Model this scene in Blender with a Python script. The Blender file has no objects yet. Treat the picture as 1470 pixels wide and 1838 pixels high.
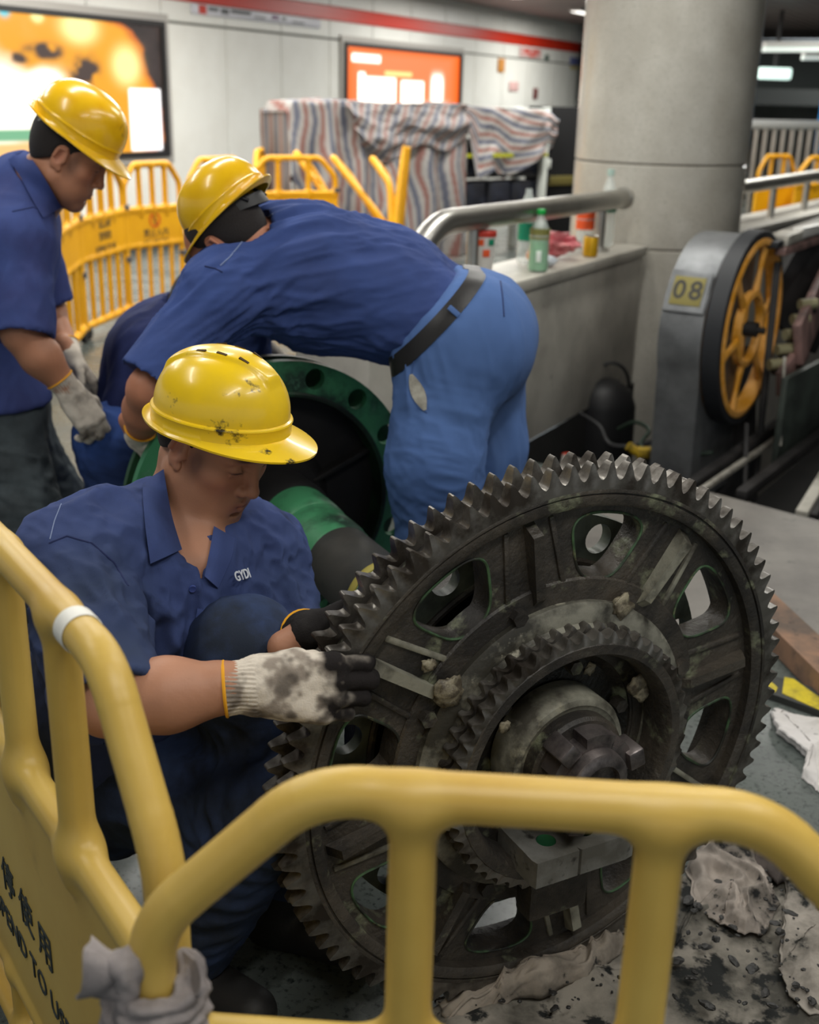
import bpy, bmesh, math, random
import numpy as np
from mathutils import Vector, Matrix
from mathutils.bvhtree import BVHTree

random.seed(7)
rng = np.random.default_rng(7)
scene = bpy.context.scene
COL = scene.collection
PI = math.pi

# ------------------------------------------------------------------ camera
EYE = np.array([0.0, 0.0, 1.5])
PITCH, ROLL = math.radians(19.9), math.radians(1.45)
FPX, CX, CY = 2048.0, 735.0, 919.0            # focal length and centre in pixels of the 1470x1838 frame
FW = np.array([0, math.cos(PITCH), -math.sin(PITCH)])
_r0 = np.array([1.0, 0, 0]); _u0 = np.array([0, math.sin(PITCH), math.cos(PITCH)])
RT = math.cos(ROLL) * _r0 + math.sin(ROLL) * _u0
UP = -math.sin(ROLL) * _r0 + math.cos(ROLL) * _u0
cam_d = bpy.data.cameras.new('camera')
cam = bpy.data.objects.new('camera', cam_d); COL.objects.link(cam)
cam_d.sensor_fit = 'VERTICAL'; cam_d.sensor_height = 36.0; cam_d.sensor_width = 36.0
cam_d.lens = FPX / 1838 * 36
cam_d.clip_start = 0.05; cam_d.clip_end = 200
cam_d.dof.use_dof = True; cam_d.dof.focus_distance = 1.78; cam_d.dof.aperture_fstop = 4.2
M4 = Matrix.Identity(4)
for i in range(3):
    M4[i][0] = RT[i]; M4[i][1] = UP[i]; M4[i][2] = -FW[i]; M4[i][3] = EYE[i]
cam.matrix_world = M4
scene.camera = cam

# ------------------------------------------------------------------ world, exposure, lights
world = bpy.data.worlds.new('world'); scene.world = world; world.use_nodes = True
bg = world.node_tree.nodes['Background']
bg.inputs[0].default_value = (0.86, 0.95, 1.0, 1); bg.inputs[1].default_value = 0.80
scene.view_settings.view_transform = 'Standard'; scene.view_settings.look = 'None'
scene.view_settings.gamma = 1.0; scene.view_settings.use_curve_mapping = False
scene.view_settings.exposure = -0.46

WT = math.radians(27.8)                        # the station axis runs right and away from the camera
WD = np.array([math.sin(WT), math.cos(WT), 0]); WN = np.array([math.cos(WT), -math.sin(WT), 0])
CEIL = 2.85

def strip_light(x, y, length, width, power, rot=-WT, z=CEIL - 0.09, col=(1.0, 0.985, 0.93)):
    l = bpy.data.lights.new('ceiling_light', 'AREA'); l.shape = 'RECTANGLE'
    l.size = width; l.size_y = length; l.energy = power; l.color = col
    o = bpy.data.objects.new('strip_light', l); COL.objects.link(o)
    o.location = (x, y, z); o.rotation_euler = (0, 0, rot)
    return o

# rows of long fluorescent fittings parallel to the station axis (their bodies are built with the ceiling)
LAMPS = [(-1.75, 1.7, 28), (-0.75, 3.6, 34), (0.75, 2.2, 20), (-2.6, 4.4, 44), (-1.6, 6.1, 56), (-0.6, 8.2, 80), (0.9, 5.2, 34),
         (0.6, 10.2, 90), (-2.4, 8.6, 85), (-1.4, 10.6, 105), (1.9, 12.6, 105), (3.4, 9.0, 60), (0.2, 0.1, 30), (4.6, 11.6, 80), (3.6, 16.0, 105), (-3.6, 6.6, 80), (1.7, 3.6, 24), (1.5, 0.9, 32), (0.9, 15.6, 110), (2.6, 19.0, 110), (7.0, 18.5, 110)]  # the last three are added to brighten the left and far walls
for _x, _y, _p in LAMPS:
    strip_light(_x, _y, 1.45, 0.16, _p)
# ------------------------------------------------------------------ helpers: points
def ray(px, py):
    return FW + RT * ((px - CX) / FPX) - UP * ((py - CY) / FPX)
def at(px, py, Y):
    d = ray(px, py); return EYE + d * (Y / d[1])
def on_z(px, py, z=0.0):
    d = ray(px, py); return EYE + d * ((z - EYE[2]) / d[2])
def on_plane(px, py, p0, n):
    d = ray(px, py); return EYE + d * (((p0 - EYE) @ n) / (d @ n))
def unit(v):
    v = np.asarray(v, float); return v / (np.linalg.norm(v) + 1e-12)
def frame(f, u):
    f = unit(f); u = np.asarray(u, float); u = unit(u - f * (u @ f)); l = np.cross(u, f)
    return np.stack([f, l, u], 1)
def rotz(a):
    c, s = math.cos(a), math.sin(a); return np.array([[c, -s, 0], [s, c, 0], [0, 0, 1.0]])
def rot_axis(k, a):
    k = unit(k); K = np.array([[0, -k[2], k[1]], [k[2], 0, -k[0]], [-k[1], k[0], 0]])
    return np.eye(3) + math.sin(a) * K + (1 - math.cos(a)) * K @ K
A3 = lambda *v: np.array(v, float)

# ------------------------------------------------------------------ helpers: numpy noise
def _hash(ix, iy, iz, seed):
    h = (ix.astype(np.int64) * 374761393 + iy.astype(np.int64) * 668265263 + iz.astype(np.int64) * 2147483647 + seed * 974634777) & 0xffffffff
    h = ((h ^ (h >> 13)) * 1274126177) & 0xffffffff
    h = (h ^ (h >> 16)) & 0xffffffff
    return h.astype(np.float64) / 4294967295.0
def vnoise(p, seed=0):
    p = np.asarray(p, float); i = np.floor(p).astype(np.int64); f = p - i; f = f * f * (3 - 2 * f)
    x, y, z = i[:, 0], i[:, 1], i[:, 2]; fx, fy, fz = f[:, 0], f[:, 1], f[:, 2]
    r = 0
    for dx in (0, 1):
        wx = fx if dx else 1 - fx
        for dy in (0, 1):
            wy = fy if dy else 1 - fy
            for dz in (0, 1):
                wz = fz if dz else 1 - fz
                r = r + wx * wy * wz * _hash(x + dx, y + dy, z + dz, seed)
    return r * 2 - 1
def fbm(p, oct=3, seed=0):
    r = 0; a = 1.0; p = np.asarray(p, float)
    for o in range(oct):
        r = r + a * vnoise(p * (2.03 ** o) + o * 17.3, seed + o); a *= 0.5
    return r
def sstep(a, b, x):
    t = np.clip((x - a) / (b - a), 0, 1); return t * t * (3 - 2 * t)

# ------------------------------------------------------------------ helpers: objects
def tag(o, label=None, cat=None, group=None, kind=None):
    if label: o['label'] = label
    if cat: o['category'] = cat
    if group: o['group'] = group
    if kind: o['kind'] = kind
    return o
def empty(name, loc=(0, 0, 0), rz=0.0):
    o = bpy.data.objects.new(name, None); COL.objects.link(o)
    o.location = loc; o.rotation_euler = (0, 0, rz); o.empty_display_size = 0.1
    return o
def thing(name, label, cat, loc=(0, 0, 0), rz=0.0, group=None):
    return tag(empty(name, loc, rz), label, cat, group)
def root_loc(o):
    while o.parent is not None: o = o.parent
    return np.array(o.location)
def link(name, me, mat, parent=None, base=None):
    o = bpy.data.objects.new(name, me); COL.objects.link(o)
    if mat is not None: me.materials.append(mat)
    if parent is not None: o.parent = parent
    elif base is not None: o.location = base
    return o
def mesh_obj(name, V, F, mat, parent=None, base=None, world=True, sharp=40, smooth=True):
    """V in world coordinates (world=True) or in the root's own frame; base = origin of a top-level mesh."""
    V = np.asarray(V, float)
    if world:
        if parent is not None: V = V - root_loc(parent)
        elif base is not None: V = V - np.asarray(base, float)
    me = bpy.data.meshes.new(name)
    if isinstance(F, np.ndarray) and F.ndim == 2:
        n, k = F.shape
        me.vertices.add(len(V)); me.vertices.foreach_set('co', V.astype(np.float32).ravel())
        me.loops.add(n * k); me.loops.foreach_set('vertex_index', F.astype(np.int32).ravel())
        me.polygons.add(n); me.polygons.foreach_set('loop_start', np.arange(0, n * k, k, dtype=np.int32))
        me.polygons.foreach_set('loop_total', np.full(n, k, dtype=np.int32))
        me.update(calc_edges=True); me.validate()
    else:
        me.from_pydata([tuple(v) for v in V], [], [tuple(int(i) for i in f) for f in F]); me.update()
    if smooth:
        me.shade_smooth()
        if sharp is not None and sharp < 180: me.set_sharp_from_angle(angle=math.radians(sharp))
    return link(name, me, mat, parent, base)
def set_col(o, C, name='Col'):
    a = o.data.color_attributes.new(name, 'FLOAT_COLOR', 'POINT')
    C = np.concatenate([C, np.ones((len(C), 1))], 1) if C.shape[1] == 3 else C
    a.data.foreach_set('color', C.astype(np.float32).ravel())

class MB:
    """collects boxes, tubes, lathes, prisms and sheets into one mesh"""
    def __init__(s): s.V = []; s.F = []
    def add(s, V, F):
        b = len(s.V); s.V += [tuple(map(float, v)) for v in V]; s.F += [tuple(int(i) + b for i in f) for f in F]; return s
    def box(s, c, size, R=None, bev=0.0):
        c = np.asarray(c, float); h = np.asarray(size, float) / 2; R = np.eye(3) if R is None else R
        if bev <= 0:
            V = [c + R @ (h * A3(x, y, z)) for x in (-1, 1) for y in (-1, 1) for z in (-1, 1)]
            F = [(0, 1, 3, 2), (4, 6, 7, 5), (0, 4, 5, 1), (2, 3, 7, 6), (0, 2, 6, 4), (1, 5, 7, 3)]
            return s.add(V, F)
        bm = bmesh.new(); bmesh.ops.create_cube(bm, size=1)
        for v in bm.verts: v.co = Vector(np.array(v.co) * h * 2)
        bmesh.ops.bevel(bm, geom=bm.edges[:], offset=min(bev, h.min() * .9), segments=2, affect='EDGES', profile=.5)
        V = [c + R @ np.array(v.co) for v in bm.verts]; bm.verts.index_update()
        F = [[v.index for v in f.verts] for f in bm.faces]; bm.free(); return s.add(V, F)
    def tube(s, pts, r, n=12, cap=True, closed=False, sx=1.0, sy=1.0, up=None):
        P = np.asarray(pts, float); m = len(P); rr = np.full(m, r, float) if np.isscalar(r) else np.asarray(r, float)
        T = np.zeros_like(P)
        for i in range(m):
            a = P[(i - 1) % m] if (closed or i > 0) else P[i]; b = P[(i + 1) % m] if (closed or i < m - 1) else P[i]
            T[i] = unit(b - a)
        u = A3(0, 0, 1) if up is None else np.asarray(up, float)
        if abs(T[0] @ unit(u)) > .95: u = A3(1, 0, 0) if abs(T[0][0]) < .9 else A3(0, 1, 0)
        V = []; x = unit(np.cross(u, T[0]))
        for i in range(m):
            if up is not None:
                x = unit(np.cross(u, T[i])) if abs(T[i] @ unit(u)) < .98 else unit(x - T[i] * (x @ T[i]))
            else: x = unit(x - T[i] * (x @ T[i]))
            y = np.cross(T[i], x)
            for k in range(n):
                a = 2 * PI * k / n; V.append(P[i] + rr[i] * (x * math.cos(a) * sx + y * math.sin(a) * sy))
        F = []
        for i in range(m if closed else m - 1):
            j = (i + 1) % m
            for k in range(n):
                l = (k + 1) % n; F.append((i * n + k, i * n + l, j * n + l, j * n + k))
        if cap and not closed: F.append(tuple(range(n))[::-1]); F.append(tuple(range((m - 1) * n, m * n)))
        return s.add(V, F)
    def lathe(s, prof, c=(0, 0, 0), R=None, n=32, a0=0.0, a1=2 * PI, cap=False):
        """prof = [(radius, height)] about the local z axis"""
        c = np.asarray(c, float); R = np.eye(3) if R is None else R; full = abs(a1 - a0 - 2 * PI) < 1e-6
        m = n if full else n + 1; V = []; F = []
        for (r, z) in prof:
            for k in range(m):
                a = a0 + (a1 - a0) * k / n; V.append(c + R @ A3(r * math.cos(a), r * math.sin(a), z))
        for i in range(len(prof) - 1):
            for k in range(n):
                l = (k + 1) % m; F.append((i * m + k, i * m + l, (i + 1) * m + l, (i + 1) * m + k))
        if cap and full:
            F.append(tuple(range(m))[::-1]); F.append(tuple(range((len(prof) - 1) * m, len(prof) * m)))
        return s.add(V, F)
    def prism(s, poly, z0, z1, c=(0, 0, 0), R=None):
        c = np.asarray(c, float); R = np.eye(3) if R is None else R; n = len(poly)
        V = [c + R @ A3(x, y, z0) for x, y in poly] + [c + R @ A3(x, y, z1) for x, y in poly]
        F = [tuple(range(n))[::-1], tuple(range(n, 2 * n))] + [(i, (i + 1) % n, n + (i + 1) % n, n + i) for i in range(n)]
        return s.add(V, F)
    def ring_prism(s, outer, inner, z0, z1, c=(0, 0, 0), R=None):
        """outer and inner loops with the same number of points"""
        c = np.asarray(c, float); R = np.eye(3) if R is None else R; n = len(outer); V = []
        for L, z in ((outer, z0), (outer, z1), (inner, z1), (inner, z0)):
            V += [c + R @ A3(x, y, z) for x, y in L]
        F = []
        for i in range(n):
            j = (i + 1) % n
            for q in range(4):
                a, b = q * n, ((q + 1) % 4) * n; F.append((a + i, a + j, b + j, b + i))
        return s.add(V, F)
    def sheet(s, G, thick=0.0):
        """grid of points G[i][j]; thick > 0 gives it a back and rims"""
        G = np.asarray(G, float); m, n = G.shape[:2]
        du = np.gradient(G, axis=0); dv = np.gradient(G, axis=1); N = np.cross(du, dv)
        N /= np.linalg.norm(N, axis=2, keepdims=True) + 1e-12
        idx = lambda i, j, k=0: k * m * n + i * n + j
        V = list(G.reshape(-1, 3)); F = [(idx(i, j), idx(i + 1, j), idx(i + 1, j + 1), idx(i, j + 1)) for i in range(m - 1) for j in range(n - 1)]
        if thick > 0:
            V += list((G - N * thick).reshape(-1, 3))
            F += [(idx(i, j, 1), idx(i, j + 1, 1), idx(i + 1, j + 1, 1), idx(i + 1, j, 1)) for i in range(m - 1) for j in range(n - 1)]
            for i in range(m - 1):
                F.append((idx(i, 0), idx(i, 0, 1), idx(i + 1, 0, 1), idx(i + 1, 0))); F.append((idx(i, n - 1), idx(i + 1, n - 1), idx(i + 1, n - 1, 1), idx(i, n - 1, 1)))
            for j in range(n - 1):
                F.append((idx(0, j), idx(0, j + 1), idx(0, j + 1, 1), idx(0, j, 1))); F.append((idx(m - 1, j), idx(m - 1, j, 1), idx(m - 1, j + 1, 1), idx(m - 1, j + 1)))
        return s.add(V, F)
    def build(s, name, mat, parent=None, base=None, world=True, sharp=40, smooth=True):
        o = mesh_obj(name, s.V, s.F, mat, parent, base, world, sharp, smooth)
        bm = bmesh.new(); bm.from_mesh(o.data); bmesh.ops.recalc_face_normals(bm, faces=bm.faces[:]); bm.to_mesh(o.data); bm.free()
        if smooth and sharp is not None and sharp < 180: o.data.set_sharp_from_angle(angle=math.radians(sharp))
        return o
def smooth_path(pts, n=8):
    """Catmull-Rom through the points"""
    P = np.asarray(pts, float); Q = np.vstack([2 * P[0] - P[1], P, 2 * P[-1] - P[-2]]); out = []
    for i in range(1, len(Q) - 2):
        for t in np.linspace(0, 1, n, endpoint=False):
            a, b, c, d = Q[i - 1], Q[i], Q[i + 1], Q[i + 2]
            out.append(.5 * ((2 * b) + (c - a) * t + (2 * a - 5 * b + 4 * c - d) * t * t + (3 * b - a - 3 * c + d) * t ** 3))
    out.append(P[-1]); return np.array(out)
def round_path(pts, r, n=5):
    """polyline with its corners rounded"""
    P = [np.asarray(p, float) for p in pts]; out = [P[0]]
    for i in range(1, len(P) - 1):
        a, b, c = P[i - 1], P[i], P[i + 1]; q = min(r, np.linalg.norm(a - b) * .49, np.linalg.norm(c - b) * .49)
        s, e = b + unit(a - b) * q, b + unit(c - b) * q
        for t in np.linspace(0, 1, n + 1): out.append((1 - t) ** 2 * s + 2 * t * (1 - t) * b + t * t * e)
    out.append(P[-1]); return np.array(out)
def circle(r, n, a0=0.0, cx=0.0, cy=0.0):
    return [(cx + r * math.cos(a0 + 2 * PI * k / n), cy + r * math.sin(a0 + 2 * PI * k / n)) for k in range(n)]
def text_mesh(body, size, mat, name, pos, R, parent=None, depth=0.0012, align='CENTER', bold=0.0, sx=1.0):
    """lettering as a thin mesh; R columns: reading direction, up, outward"""
    c = bpy.data.curves.new(name, 'FONT'); c.body = body; c.size = size; c.align_x = align; c.align_y = 'CENTER'
    c.extrude = depth; c.offset = bold; c.resolution_u = 3
    o = bpy.data.objects.new(name, c); COL.objects.link(o)
    dg = bpy.context.evaluated_depsgraph_get(); me = bpy.data.meshes.new_from_object(o.evaluated_get(dg))
    bpy.data.objects.remove(o); bpy.data.curves.remove(c)
    n = len(me.vertices); V = np.empty(n * 3, np.float32); me.vertices.foreach_get('co', V); V = V.reshape(-1, 3).astype(float)
    V[:, 0] *= sx
    V = V @ np.asarray(R, float).T + np.asarray(pos, float)
    if parent is not None: V = V - root_loc(parent)
    me.vertices.foreach_set('co', V.astype(np.float32).ravel()); me.update(); me.name = name
    while len(me.materials): me.materials.pop()
    return link(name, me, mat, parent)
def copy_tree(o, parent=None):
    c = o.copy(); COL.objects.link(c)
    if parent is not None: c.parent = parent
    for ch in list(o.children): copy_tree(ch, c)
    return c

# ------------------------------------------------------------------ helpers: materials
def srgb(r, g=None, b=None):
    if g is None: r, g, b = r
    f = lambda c: (c / 255 / 12.92) if c / 255 <= .04045 else ((c / 255 + .055) / 1.055) ** 2.4
    return (f(r), f(g), f(b), 1.0)
MATS = {}
def mat(name, col, rough=.5, metal=0.0, col2=None, scale=6.0, lo=.42, hi=.62, detail=6.0, bump=0.0, bscale=60.0, bdist=.002, col3=None, scale3=25.0,
        lo3=.58, hi3=.66, rough2=None, attr=None, spec=.5, alpha=1.0, trans=0.0, ior=1.45, stretch=None, coat=0.0, sheen=0.0, weave=0.0, emit=None, estr=0.0, mask=None):
    """principled material: base colour, a second colour in soft noise patches, a third in sharp specks, optional vertex colour tint"""
    if name in MATS: return MATS[name]
    m = bpy.data.materials.new(name); MATS[name] = m; m.use_nodes = True; nt = m.node_tree; N = nt.nodes; L = nt.links
    b = N['Principled BSDF']
    b.inputs['Roughness'].default_value = rough; b.inputs['Metallic'].default_value = metal; b.inputs['Specular IOR Level'].default_value = spec
    b.inputs['Transmission Weight'].default_value = trans; b.inputs['IOR'].default_value = ior; b.inputs['Alpha'].default_value = alpha
    b.inputs['Coat Weight'].default_value = coat; b.inputs['Sheen Weight'].default_value = sheen
    tc = N.new('ShaderNodeTexCoord'); vec = tc.outputs['Object']
    if stretch is not None:
        mp = N.new('ShaderNodeMapping'); mp.inputs['Scale'].default_value = stretch; L.new(vec, mp.inputs[0]); vec = mp.outputs[0]
    def noise(sc, det, w=0):
        n = N.new('ShaderNodeTexNoise'); n.inputs['Scale'].default_value = sc; n.inputs['Detail'].default_value = det; n.inputs['Roughness'].default_value = .62
        L.new(vec, n.inputs['Vector']); return n.outputs['Fac']
    def ramp(f, a, c):
        r = N.new('ShaderNodeMapRange'); r.inputs['From Min'].default_value = a; r.inputs['From Max'].default_value = c; L.new(f, r.inputs[0]); return r.outputs[0]
    def mix(f, a, c, mode='MIX'):
        x = N.new('ShaderNodeMix'); x.data_type = 'RGBA'; x.blend_type = mode
        if f is None: x.inputs[0].default_value = 1.0
        else: L.new(f, x.inputs[0])
        for i, v in ((6, a), (7, c)):
            if isinstance(v, tuple): x.inputs[i].default_value = v
            else: L.new(v, x.inputs[i])
        return x.outputs[2]
    c = col; f2 = None
    if attr is not None:
        an = N.new('ShaderNodeAttribute'); an.attribute_name = attr; c = an.outputs['Color']
    if col2 is not None:
        f2 = ramp(noise(scale, detail), lo, hi); c = mix(f2, c, col2)
    if col3 is not None:
        n3 = noise(scale3, 4.0)
        if mask is not None:                     # a painted-on mask says where the dirt gathers
            ma = N.new('ShaderNodeAttribute'); ma.attribute_name = mask; mm_ = N.new('ShaderNodeMath'); mm_.operation = 'MULTIPLY_ADD'; mm_.inputs[1].default_value = .17
            L.new(ma.outputs['Fac'], mm_.inputs[0]); L.new(n3, mm_.inputs[2]); n3 = mm_.outputs[0]
        f3 = ramp(n3, lo3, hi3); c = mix(f3, c, col3)
    if isinstance(c, tuple): b.inputs['Base Color'].default_value = c
    else: L.new(c, b.inputs['Base Color'])
    if rough2 is not None and f2 is not None:
        r = N.new('ShaderNodeMapRange'); r.inputs['To Min'].default_value = rough; r.inputs['To Max'].default_value = rough2; L.new(f2, r.inputs[0]); L.new(r.outputs[0], b.inputs['Roughness'])
    if bump > 0 or weave > 0:
        bp = N.new('ShaderNodeBump'); bp.inputs['Strength'].default_value = max(bump, weave); bp.inputs['Distance'].default_value = bdist
        L.new(noise(bscale, 5.0), bp.inputs['Height']); L.new(bp.outputs[0], b.inputs['Normal'])
    if emit is not None:
        b.inputs['Emission Color'].default_value = emit; b.inputs['Emission Strength'].default_value = estr
    return m

# ------------------------------------------------------------------ helpers: implicit bodies (rounded limbs blended into one skin)
def rc(a, b, ra, rb=None, k=.02, op='u'):
    return dict(t='rc', a=np.asarray(a, float), b=np.asarray(b, float), ra=ra, rb=ra if rb is None else rb, k=k, op=op)
def el(c, r, R=None, k=.02, op='u'):
    return dict(t='el', c=np.asarray(c, float), r=np.asarray(r, float), R=np.eye(3) if R is None else R, k=k, op=op)
def bx(c, h, R=None, r=.01, k=.01, op='u'):
    return dict(t='bx', c=np.asarray(c, float), h=np.asarray(h, float), R=np.eye(3) if R is None else R, r=r, k=k, op=op)
def pl(p, n, k=.0, op='i'):
    return dict(t='pl', p=np.asarray(p, float), n=unit(n), k=k, op=op)
def pd(q, P):
    t = q['t']
    if t == 'rc':
        a, b, r1, r2 = q['a'], q['b'], q['ra'], q['rb']; ba = b - a; l2 = ba @ ba + 1e-12
        h = np.clip((P - a) @ ba / l2, 0, 1); return np.linalg.norm(P - a - h[:, None] * ba, axis=1) - (r1 + (r2 - r1) * h)
    if t == 'el':
        X = (P - q['c']) @ q['R']; k0 = np.linalg.norm(X / q['r'], axis=1); k1 = np.linalg.norm(X / q['r'] ** 2, axis=1)
        return np.where(k1 < 1e-9, -q['r'].min(), k0 * (k0 - 1) / (k1 + 1e-12))
    if t == 'bx':
        X = np.abs((P - q['c']) @ q['R']) - (q['h'] - q['r']); return np.linalg.norm(np.maximum(X, 0), axis=1) + np.minimum(X.max(1), 0) - q['r']
    return (P - q['p']) @ q['n']
def comb(d, e, q):
    k = q['k']
    if q['op'] == 'u':
        if k <= 0: return np.minimum(d, e)
        h = np.maximum(k - np.abs(d - e), 0) / k; return np.minimum(d, e) - h * h * k * .25
    if q['op'] == 's': e = -e
    if k <= 0: return np.maximum(d, e)
    h = np.maximum(k - np.abs(d - e), 0) / k; return np.maximum(d, e) + h * h * k * .25
def axis(lo, hi, h, fine=None, hf=None):
    out = [lo]; x = lo
    while x < hi:
        x += hf if (fine is not None and fine[0] <= x <= fine[1]) else h
        out.append(x)
    while (len(out) - 1) % 8: out.append(out[-1] + h)
    return np.array(out)
def sdf_mesh(prims, axes):
    """surface nets over the 8-cell blocks that the surface can cross"""
    X, Y, Z = axes; n = [(len(a) - 1) // 8 for a in axes]
    ctr = []; half = []
    for a in axes:
        lo = a[:-1:8]; hi = a[8::8]; ctr.append((lo + hi) / 2); half.append((hi - lo) / 2)
    BI = np.stack(np.meshgrid(*[np.arange(k) for k in n], indexing='ij'), -1).reshape(-1, 3)
    C = np.stack([ctr[i][BI[:, i]] for i in range(3)], 1); Hh = np.stack([half[i][BI[:, i]] for i in range(3)], 1); rad = np.linalg.norm(Hh, axis=1)
    D = np.stack([pd(q, C) for q in prims], 1); d = np.full(len(C), 1e3)
    um = np.full(len(C), 1e3)
    for i, q in enumerate(prims):
        d = comb(d, D[:, i], q)
        if q['op'] == 'u': um = np.minimum(um, D[:, i])
    keep = np.abs(d) < rad * 1.15 + .012
    BI = BI[keep]; D = D[keep]; um = um[keep]; rad = rad[keep]; nb = len(BI)
    ax = [np.stack([a[BI[:, i] * 8 + k] for k in range(9)], 1) for i, a in enumerate(axes)]
    P = np.empty((nb, 9, 9, 9, 3)); P[..., 0] = ax[0][:, :, None, None]; P[..., 1] = ax[1][:, None, :, None]; P[..., 2] = ax[2][:, None, None, :]
    P = P.reshape(nb, 729, 3); vals = np.full((nb, 729), 1e3)
    for i, q in enumerate(prims):
        if q['op'] == 'u': act = D[:, i] < um + q['k'] + 2.3 * rad + .03
        elif q['op'] == 's': act = D[:, i] < 4 * rad + 2 * q['k'] + .02
        else: act = np.ones(nb, bool)
        if not act.any(): continue
        Q = P[act].reshape(-1, 3); vals[act] = comb(vals[act].ravel(), pd(q, Q), q).reshape(-1, 729)
    vals = vals.reshape(nb, 9, 9, 9); ins = vals < 0
    c8 = [(a, b, c) for a in (0, 1) for b in (0, 1) for c in (0, 1)]
    cs = sum(ins[:, a:a + 8, b:b + 8, c:c + 8].astype(np.int8) for a, b, c in c8)
    bi, ci, cj, ck = np.nonzero((cs > 0) & (cs < 8))
    NY, NZ = len(Y) + 2, len(Z) + 2
    key = lambda i, j, k: (i * NY + j) * NZ + k
    gi = [BI[bi, 0] * 8 + ci, BI[bi, 1] * 8 + cj, BI[bi, 2] * 8 + ck]
    keys = key(*gi); order = np.argsort(keys); keys = keys[order]; bi, ci, cj, ck = bi[order], ci[order], cj[order], ck[order]; gi = [g[order] for g in gi]
    cv = np.stack([vals[bi, ci + a, cj + b, ck + c] for a, b, c in c8], 1)
    cp = np.stack([np.stack([X[gi[0] + a], Y[gi[1] + b], Z[gi[2] + c]], 1) for a, b, c in c8], 1)
    S = np.zeros((len(bi), 3)); W = np.zeros(len(bi))
    for e0 in range(8):
        for ax_ in (4, 2, 1):
            if e0 & ax_: continue
            e1 = e0 | ax_; v0, v1 = cv[:, e0], cv[:, e1]; m = (v0 < 0) != (v1 < 0); t = np.where(m, v0 / np.where(m, v0 - v1, 1), 0)
            S += np.where(m[:, None], cp[:, e0] + t[:, None] * (cp[:, e1] - cp[:, e0]), 0); W += m
    V = S / W[:, None]; faces = []
    for a in range(3):
        sl0 = [slice(0, 8)] * 3; sl1 = [slice(0, 8)] * 3; sl1[a] = slice(1, 9)
        A, B = ins[(slice(None), *sl0)], ins[(slice(None), *sl1)]
        b_, i_, j_, k_ = np.nonzero(A != B); flip = A[b_, i_, j_, k_]
        g = [BI[b_, 0] * 8 + i_, BI[b_, 1] * 8 + j_, BI[b_, 2] * 8 + k_]; o1, o2 = (a + 1) % 3, (a + 2) % 3; q = []
        for s1, s2 in ((0, 0), (-1, 0), (-1, -1), (0, -1)):
            h = [x.copy() for x in g]; h[o1] += s1; h[o2] += s2; kk = key(*h); p = np.searchsorted(keys, kk); p = np.minimum(p, len(keys) - 1)
            q.append(np.where(keys[p] == kk, p, -1))
        q = np.stack(q, 1); ok = (q >= 0).all(1); q = q[ok]; flip = flip[ok]
        q[~flip] = q[~flip][:, ::-1]; faces.append(q)
    return V, np.concatenate(faces)
def vnormals(V, F):
    a, b, c, d = (V[F[:, i]] for i in range(4)); fn = np.cross(c - a, d - b); N = np.zeros_like(V)
    for i in range(4): np.add.at(N, F[:, i], fn)
    return N / (np.linalg.norm(N, axis=1, keepdims=True) + 1e-12)
def relax(V, F, it=1, w=.5):
    n = len(V)
    for _ in range(it):
        S = np.zeros_like(V); Cn = np.zeros(n)
        for i in range(4):
            for j in ((i + 1) % 4, (i + 3) % 4):
                np.add.at(S, F[:, i], V[F[:, j]]); np.add.at(Cn, F[:, i], 1)
        V = V * (1 - w) + w * S / np.maximum(Cn, 1)[:, None]
    return V
def bounds(prims, pad=.02):
    lo = np.full(3, 1e9); hi = -lo
    for q in prims:
        if q['op'] != 'u': continue
        if q['t'] == 'rc':
            r = max(q['ra'], q['rb']); lo = np.minimum(lo, np.minimum(q['a'], q['b']) - r); hi = np.maximum(hi, np.maximum(q['a'], q['b']) + r)
        else:
            r = (q['r'] if q['t'] == 'el' else q['h']); e = np.abs(q['R']) @ r; lo = np.minimum(lo, q['c'] - e); hi = np.maximum(hi, q['c'] + e)
    return lo - pad, hi + pad
def solid(prims, h, fine=None, hf=None, pad=.02):
    lo, hi = bounds(prims, pad)
    ax = [axis(lo[i], hi[i], h, None if fine is None else (fine[0][i], fine[1][i]), hf) for i in range(3)]
    return sdf_mesh(prims, ax)
def folds(V, N, specs, seed=0):
    """cloth folds: ridges running along a direction. spec = (centre, radius, direction, wavelength, amplitude[, stretch])"""
    off = np.zeros(len(V))
    for i, s in enumerate(specs):
        c, r, d, wl, amp = s[:5]; st = s[5] if len(s) > 5 else 5.0
        d = unit(d); u = unit(np.cross(d, A3(.3, .5, .8))); w = np.cross(d, u); q = np.stack([(V @ d) / (wl * st), (V @ u) / wl, (V @ w) / wl], 1)
        n = vnoise(q + i * 13.7, seed + i); n2 = vnoise(q * 2.1 + i * 3.1, seed + i + 50)
        rdg = (1 - np.abs(n) * 1.9) + .45 * (1 - np.abs(n2) * 1.9)
        m = 1.0 if r is None else np.exp(-((np.linalg.norm(V - np.asarray(c), axis=1) / r) ** 2) * 1.4)
        off += amp * m * (rdg - .45)
    return V + N * off[:, None]
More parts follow.
